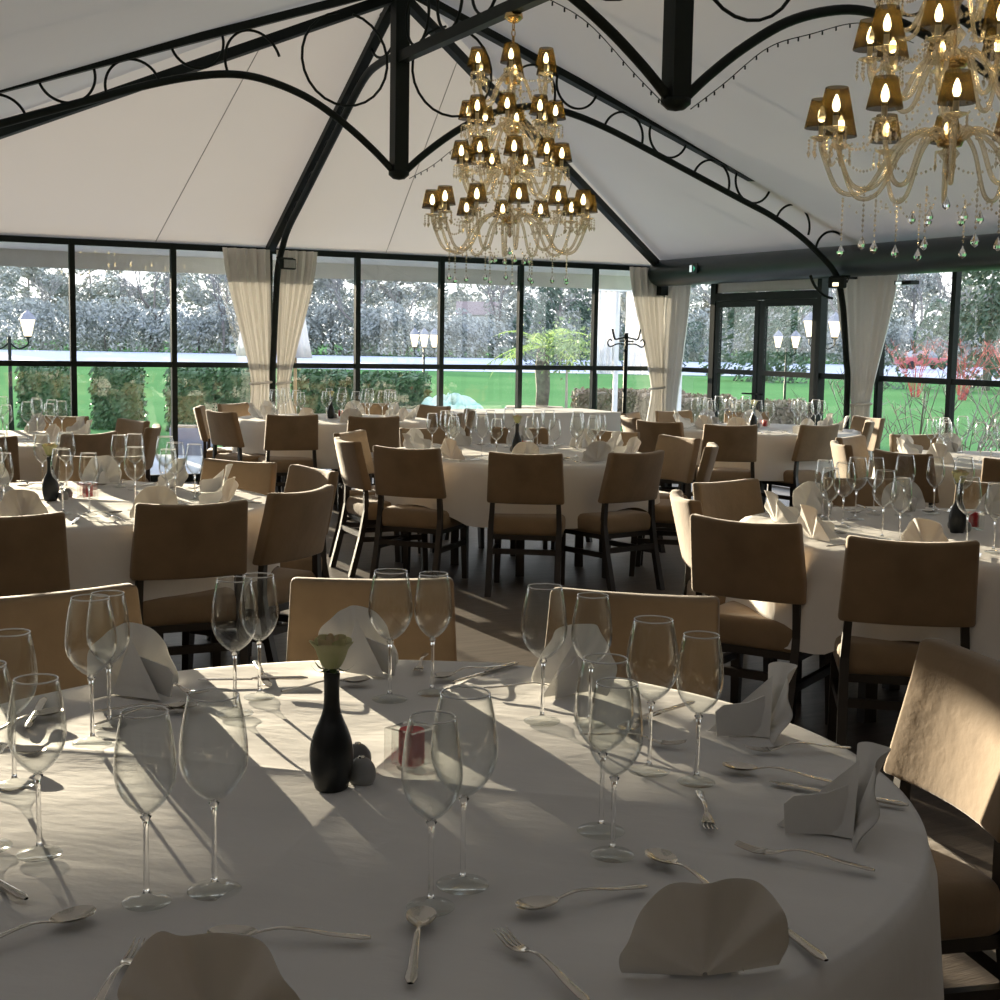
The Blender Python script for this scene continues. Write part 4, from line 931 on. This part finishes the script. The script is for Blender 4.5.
# lantern posts
def lantern_post(px, dep, zl, heads, label, s=1.0):
    p = out(dep, px); r = empty('lantern_post', (p.x, p.y, -0.02), rad(-27), label=label, cat='lamp post')
    MB().tube([(0, 0, 0), (0, 0, 0.5), (0, 0, zl-0.12)], [0.05*s, 0.03*s, 0.022*s], 8).build('post', 'black_metal', r, True)
    for hx in heads:
        MB().tube(spline([(0, 0, zl-0.20), (hx*0.5, 0, zl-0.28), (hx, 0, zl-0.22), (hx, 0, zl-0.13)], 4), 0.012*s, 6).build('bracket_arm', 'black_metal', r, True)
        g = MB().lathe([(0.045*s, -0.12), (0.10*s, 0.10), (0.0, 0.10)], 6, (hx, 0, zl)).build('lantern_glass', 'lamp_glow', r)
        MB().lathe([(0.125*s, 0.10), (0.07*s, 0.17), (0.02*s, 0.21), (0.0, 0.24)], 6, (hx, 0, zl)).build('lantern_roof', 'planter', r)
        MB().lathe([(0.0, -0.15), (0.05*s, -0.13), (0.05*s, -0.115), (0.0, -0.11)], 6, (hx, 0, zl)).build('lantern_base', 'black_metal', r)
lantern_post(13, 18.0, 1.60, (-0.24, 0.24), 'two-lantern post outside the brightest back window')
lantern_post(425, 24.5, 1.52, (-0.17, 0.0, 0.18), 'three-lantern post beside the long box hedge', 0.8)
lantern_post(597, 24.0, 1.52, (0.0,), 'single-lantern post beside the white pavilion drapes', 0.8)
lantern_post(820, 19.0, 1.78, (-0.17, 0.17), 'large two-lantern post outside the double door', 0.95)
lantern_post(785, 27.0, 1.62, (-0.17, 0.17), 'small two-lantern post farther out on the lawn beyond the double door', 0.9)
# closed parasols
def parasol(px, dep, label):
    p = out(dep, px); r = empty('closed_parasol', (p.x, p.y, -0.02), 0, label=label, cat='parasol')
    MB().tube([(0, 0, 0.0), (0, 0, 2.5)], 0.024, 8).build('pole', 'tan_wood', r, True)
    MB().lathe([(0.0, 0.0), (0.28, 0.0), (0.28, 0.06), (0.04, 0.10), (0, 0.1)], 20).build('base', 'planter', r)
    MB().lathe([(0.02, 2.48), (0.06, 2.25), (0.11, 1.9), (0.17, 1.5), (0.215, 1.26), (0.10, 1.30)], 48, mod=lambda a: 1+0.10*sin(8*a)).build('folded_canopy', 'parasol', r, True)
parasol(297, 18.6, 'closed white parasol between the drape and the long box hedge')
parasol(254, 19.4, 'closed white parasol half hidden behind the back pillar drape')
# palm and small standard tree in planters
def planter(px, dep, w, h, label):
    p = out(dep, px); r = empty('planter_box', (p.x, p.y, -0.02), rad(-27), label=label, cat='planter')
    MB().add([(-w/2, -w/4, 0), (w/2, -w/4, 0), (w/2, w/4, 0), (-w/2, w/4, 0), (-w/2*1.06, -w/4*1.06, h), (w/2*1.06, -w/4*1.06, h), (w/2*1.06, w/4*1.06, h), (-w/2*1.06, w/4*1.06, h)], [(3, 2, 1, 0), (0, 1, 5, 4), (1, 2, 6, 5), (2, 3, 7, 6), (3, 0, 4, 7), (4, 5, 6, 7)]).build('box', 'planter', r)
    MB().box((0, 0, h+0.01), (w*1.0, w/2*1.0, 0.03)).build('soil', 'brown_leaf', r); return r
planter(194, 17.6, 0.50, 0.36, 'grey-blue planter box below the square hedges')
planter(536, 22.0, 0.9, 0.48, 'grey-blue planter box at the foot of the palm')
pp = out(22.0, 543); pm = empty('palm_tree', (pp.x, pp.y, 0.46), 0, label='small green palm with arching fronds and rough trunk', cat='palm')
MB().tube([(0, 0, 0), (0.02, 0, 0.3), (0.0, 0, 0.6), (0.01, 0, 0.95)], [0.10, 0.11, 0.12, 0.09], 12).build('trunk', 'palm_bark', pm, True)
rnd = random.Random(5)
for i in range(18):
    a = 2*pi*i/18+rnd.uniform(-.2, .2); L_ = rnd.uniform(0.75, 1.05); e0 = rnd.uniform(0.1, 1.1); m = MB()
    P = [Vector((cos(a)*L_*t*cos(e0*(1-0.4*t)), sin(a)*L_*t*cos(e0*(1-0.4*t)), 0.95+L_*(t*sin(e0)-0.55*t*t))) for t in [k/10 for k in range(11)]]
    m.tube(P, 0.008, 4)
    for k in range(2, 11):
        for sd in (-1, 1):
            d_ = (P[k]-P[k-1]).normalized(); s2 = d_.cross(Vector((0, 0, 1))).normalized()*sd; l = 0.26*(1-0.5*abs(k/10-0.45)); tip = P[k]+(s2*0.8+d_*0.7).normalized()*l+Vector((0, 0, -0.05)); w_ = d_*0.016
            m.add([P[k]-w_, P[k]+w_, tip], [(0, 1, 2)])
    m.build('frond', 'palm_leaf', pm)
p = out(21.5, 567); st = empty('standard_tree', (p.x, p.y, -0.02), 0, label='slim-stemmed olive tree with loose crown beside the palm', cat='tree')
MB().tube([(0, 0, 0), (0.01, 0, 0.7), (0, 0, 1.25)], [0.028, 0.022, 0.014], 8).build('trunk', 'pale_twig', st, True)
pts = [Vector((rnd.gauss(0, 0.26), rnd.gauss(0, 0.26), 1.45+rnd.gauss(0, 0.17))) for _ in range(900)]
leaf_cloud(pts, 0.035, rnd).build('crown', 'olive_leaf', st)
# heap of green netting on the grass
p = out(20.5, 452); hn = MB()
def heap(u, v):
    a = 2*pi*u; r = 1-v; w = 0.80+0.1*sin(3*a); z = 0.64*(1-r**3)*(1+0.10*sin(7*a+5*r)+0.09*sin(13*r+3*a)); return (w*r*cos(a), 0.55*r*sin(a), max(0.0, z))
hn.grid(heap, 60, 14, wrap=True)
o = tag(hn.build('green_tarpaulin', 'tarp', None, True), 'crumpled pale green tarpaulin heaped on the lawn', 'tarpaulin'); o.location = (p.x, p.y, -0.02); o.rotation_euler = (0, 0, rad(-27))
# white pavilion outside the corner
p = out(20.5, 616); pav = empty('garden_pavilion', (p.x, p.y, -0.02), rad(-27), label='white garden pavilion with hanging drapes outside the back corner', cat='pavilion')
for x in (0.0, 0.95): MB().box((x, 0, 1.15), (0.07, 0.07, 2.3)).build('post', 'white_paint', pav)
MB().box((0.3, 0, 2.34), (1.5, 0.10, 0.10)).build('beam', 'white_paint', pav)
for x0 in (-0.32, 0.13):
    MB().grid(lambda u, v: (x0+0.34*u, 0.05*sin(u*2*pi*4)+0.02*sin(v*3+u*20), 2.30-1.22*v), 48, 8).build('drape', 'parasol', pav, True)
# red-twigged shrubs, bare shrubs and a parked car outside the right-hand windows
def shrub(seed, n_, h, sp, mat):
    rnd = random.Random(seed); m = MB()
    for _ in range(n_):
        a = rnd.uniform(0, 2*pi); l = h*rnd.uniform(0.5, 1.0); s_ = sp*rnd.uniform(0.2, 1.0); b = Vector((cos(a), sin(a), 0))
        P = [b*0.08*sp, b*(0.3*s_)+Vector((0, 0, l*0.45)), b*s_+Vector((rnd.gauss(0, .08), rnd.gauss(0, .08), l))]; m.tube(P, [0.010, 0.007, 0.003], 4, cap=False)
        for _k in range(5):
            t = rnd.uniform(0.4, 0.95); q_ = P[1].lerp(P[2], t); e = q_+Vector((rnd.gauss(0, .2), rnd.gauss(0, .2), rnd.uniform(0.1, 0.35)))*h*0.35; m.tube([q_, e], [0.005, 0.002], 3, cap=False)
    return [('twigs', m.mesh('twigs', mat))]
RS = shrub(1, 26, 1.7, 1.0, 'red_twig'); PS = shrub(2, 16, 1.35, 0.8, 'pale_twig')
for px, dep, lb in ((915, 44, 'red-twigged shrub beside the parked car'), (962, 42, 'red-twigged shrub before the dark evergreen'), (1012, 40, 'red-twigged shrub at the far end of the window wall')):
    p = out(dep, px); o = place('dogwood_shrub', RS, (p.x, p.y, -0.02), dep, lb, 'shrub', 'red-twigged shrubs'); o.scale = (1.35, 1.35, 1.15)
for i, (px, dep) in enumerate(((868, 15.5), (918, 14.6), (968, 13.8), (1020, 13.0))):
    p = out(dep, px); place('bare_shrub', PS, (p.x, p.y, -0.02), i*1.3, 'leafless pale shrub growing close outside the right-hand windows', 'shrub', 'leafless shrubs outside the windows')
p = out(104, 921); car = empty('car', (p.x, p.y, 0.0), rad(-20), label='red parked car beyond the lawn among red shrubs', cat='car')
MB().rbox((0, 0, 0.62), (3.9, 1.6, 0.55), 0.12, 3).build('body', 'car_red', car, True, 40)
MB().add([(-1.2, -0.7, 0.88), (1.0, -0.7, 0.88), (1.0, 0.7, 0.88), (-1.2, 0.7, 0.88), (-0.8, -0.58, 1.38), (0.45, -0.58, 1.38), (0.45, 0.58, 1.38), (-0.8, 0.58, 1.38)], [(0, 1, 5, 4), (1, 2, 6, 5), (2, 3, 7, 6), (3, 0, 4, 7), (4, 5, 6, 7)]).build('cabin', 'car_glass', car)
for x in (-1.2, 1.2):
    for y in (-0.72, 0.72):
        w = MB().lathe([(0, -0.09), (0.30, -0.09), (0.32, -0.05), (0.32, 0.05), (0.30, 0.09), (0, 0.09)], 16); w.v = [(v[0]+x, v[2]+y, v[1]+0.32) for v in w.v]; w.build('wheel', 'tyre', car)
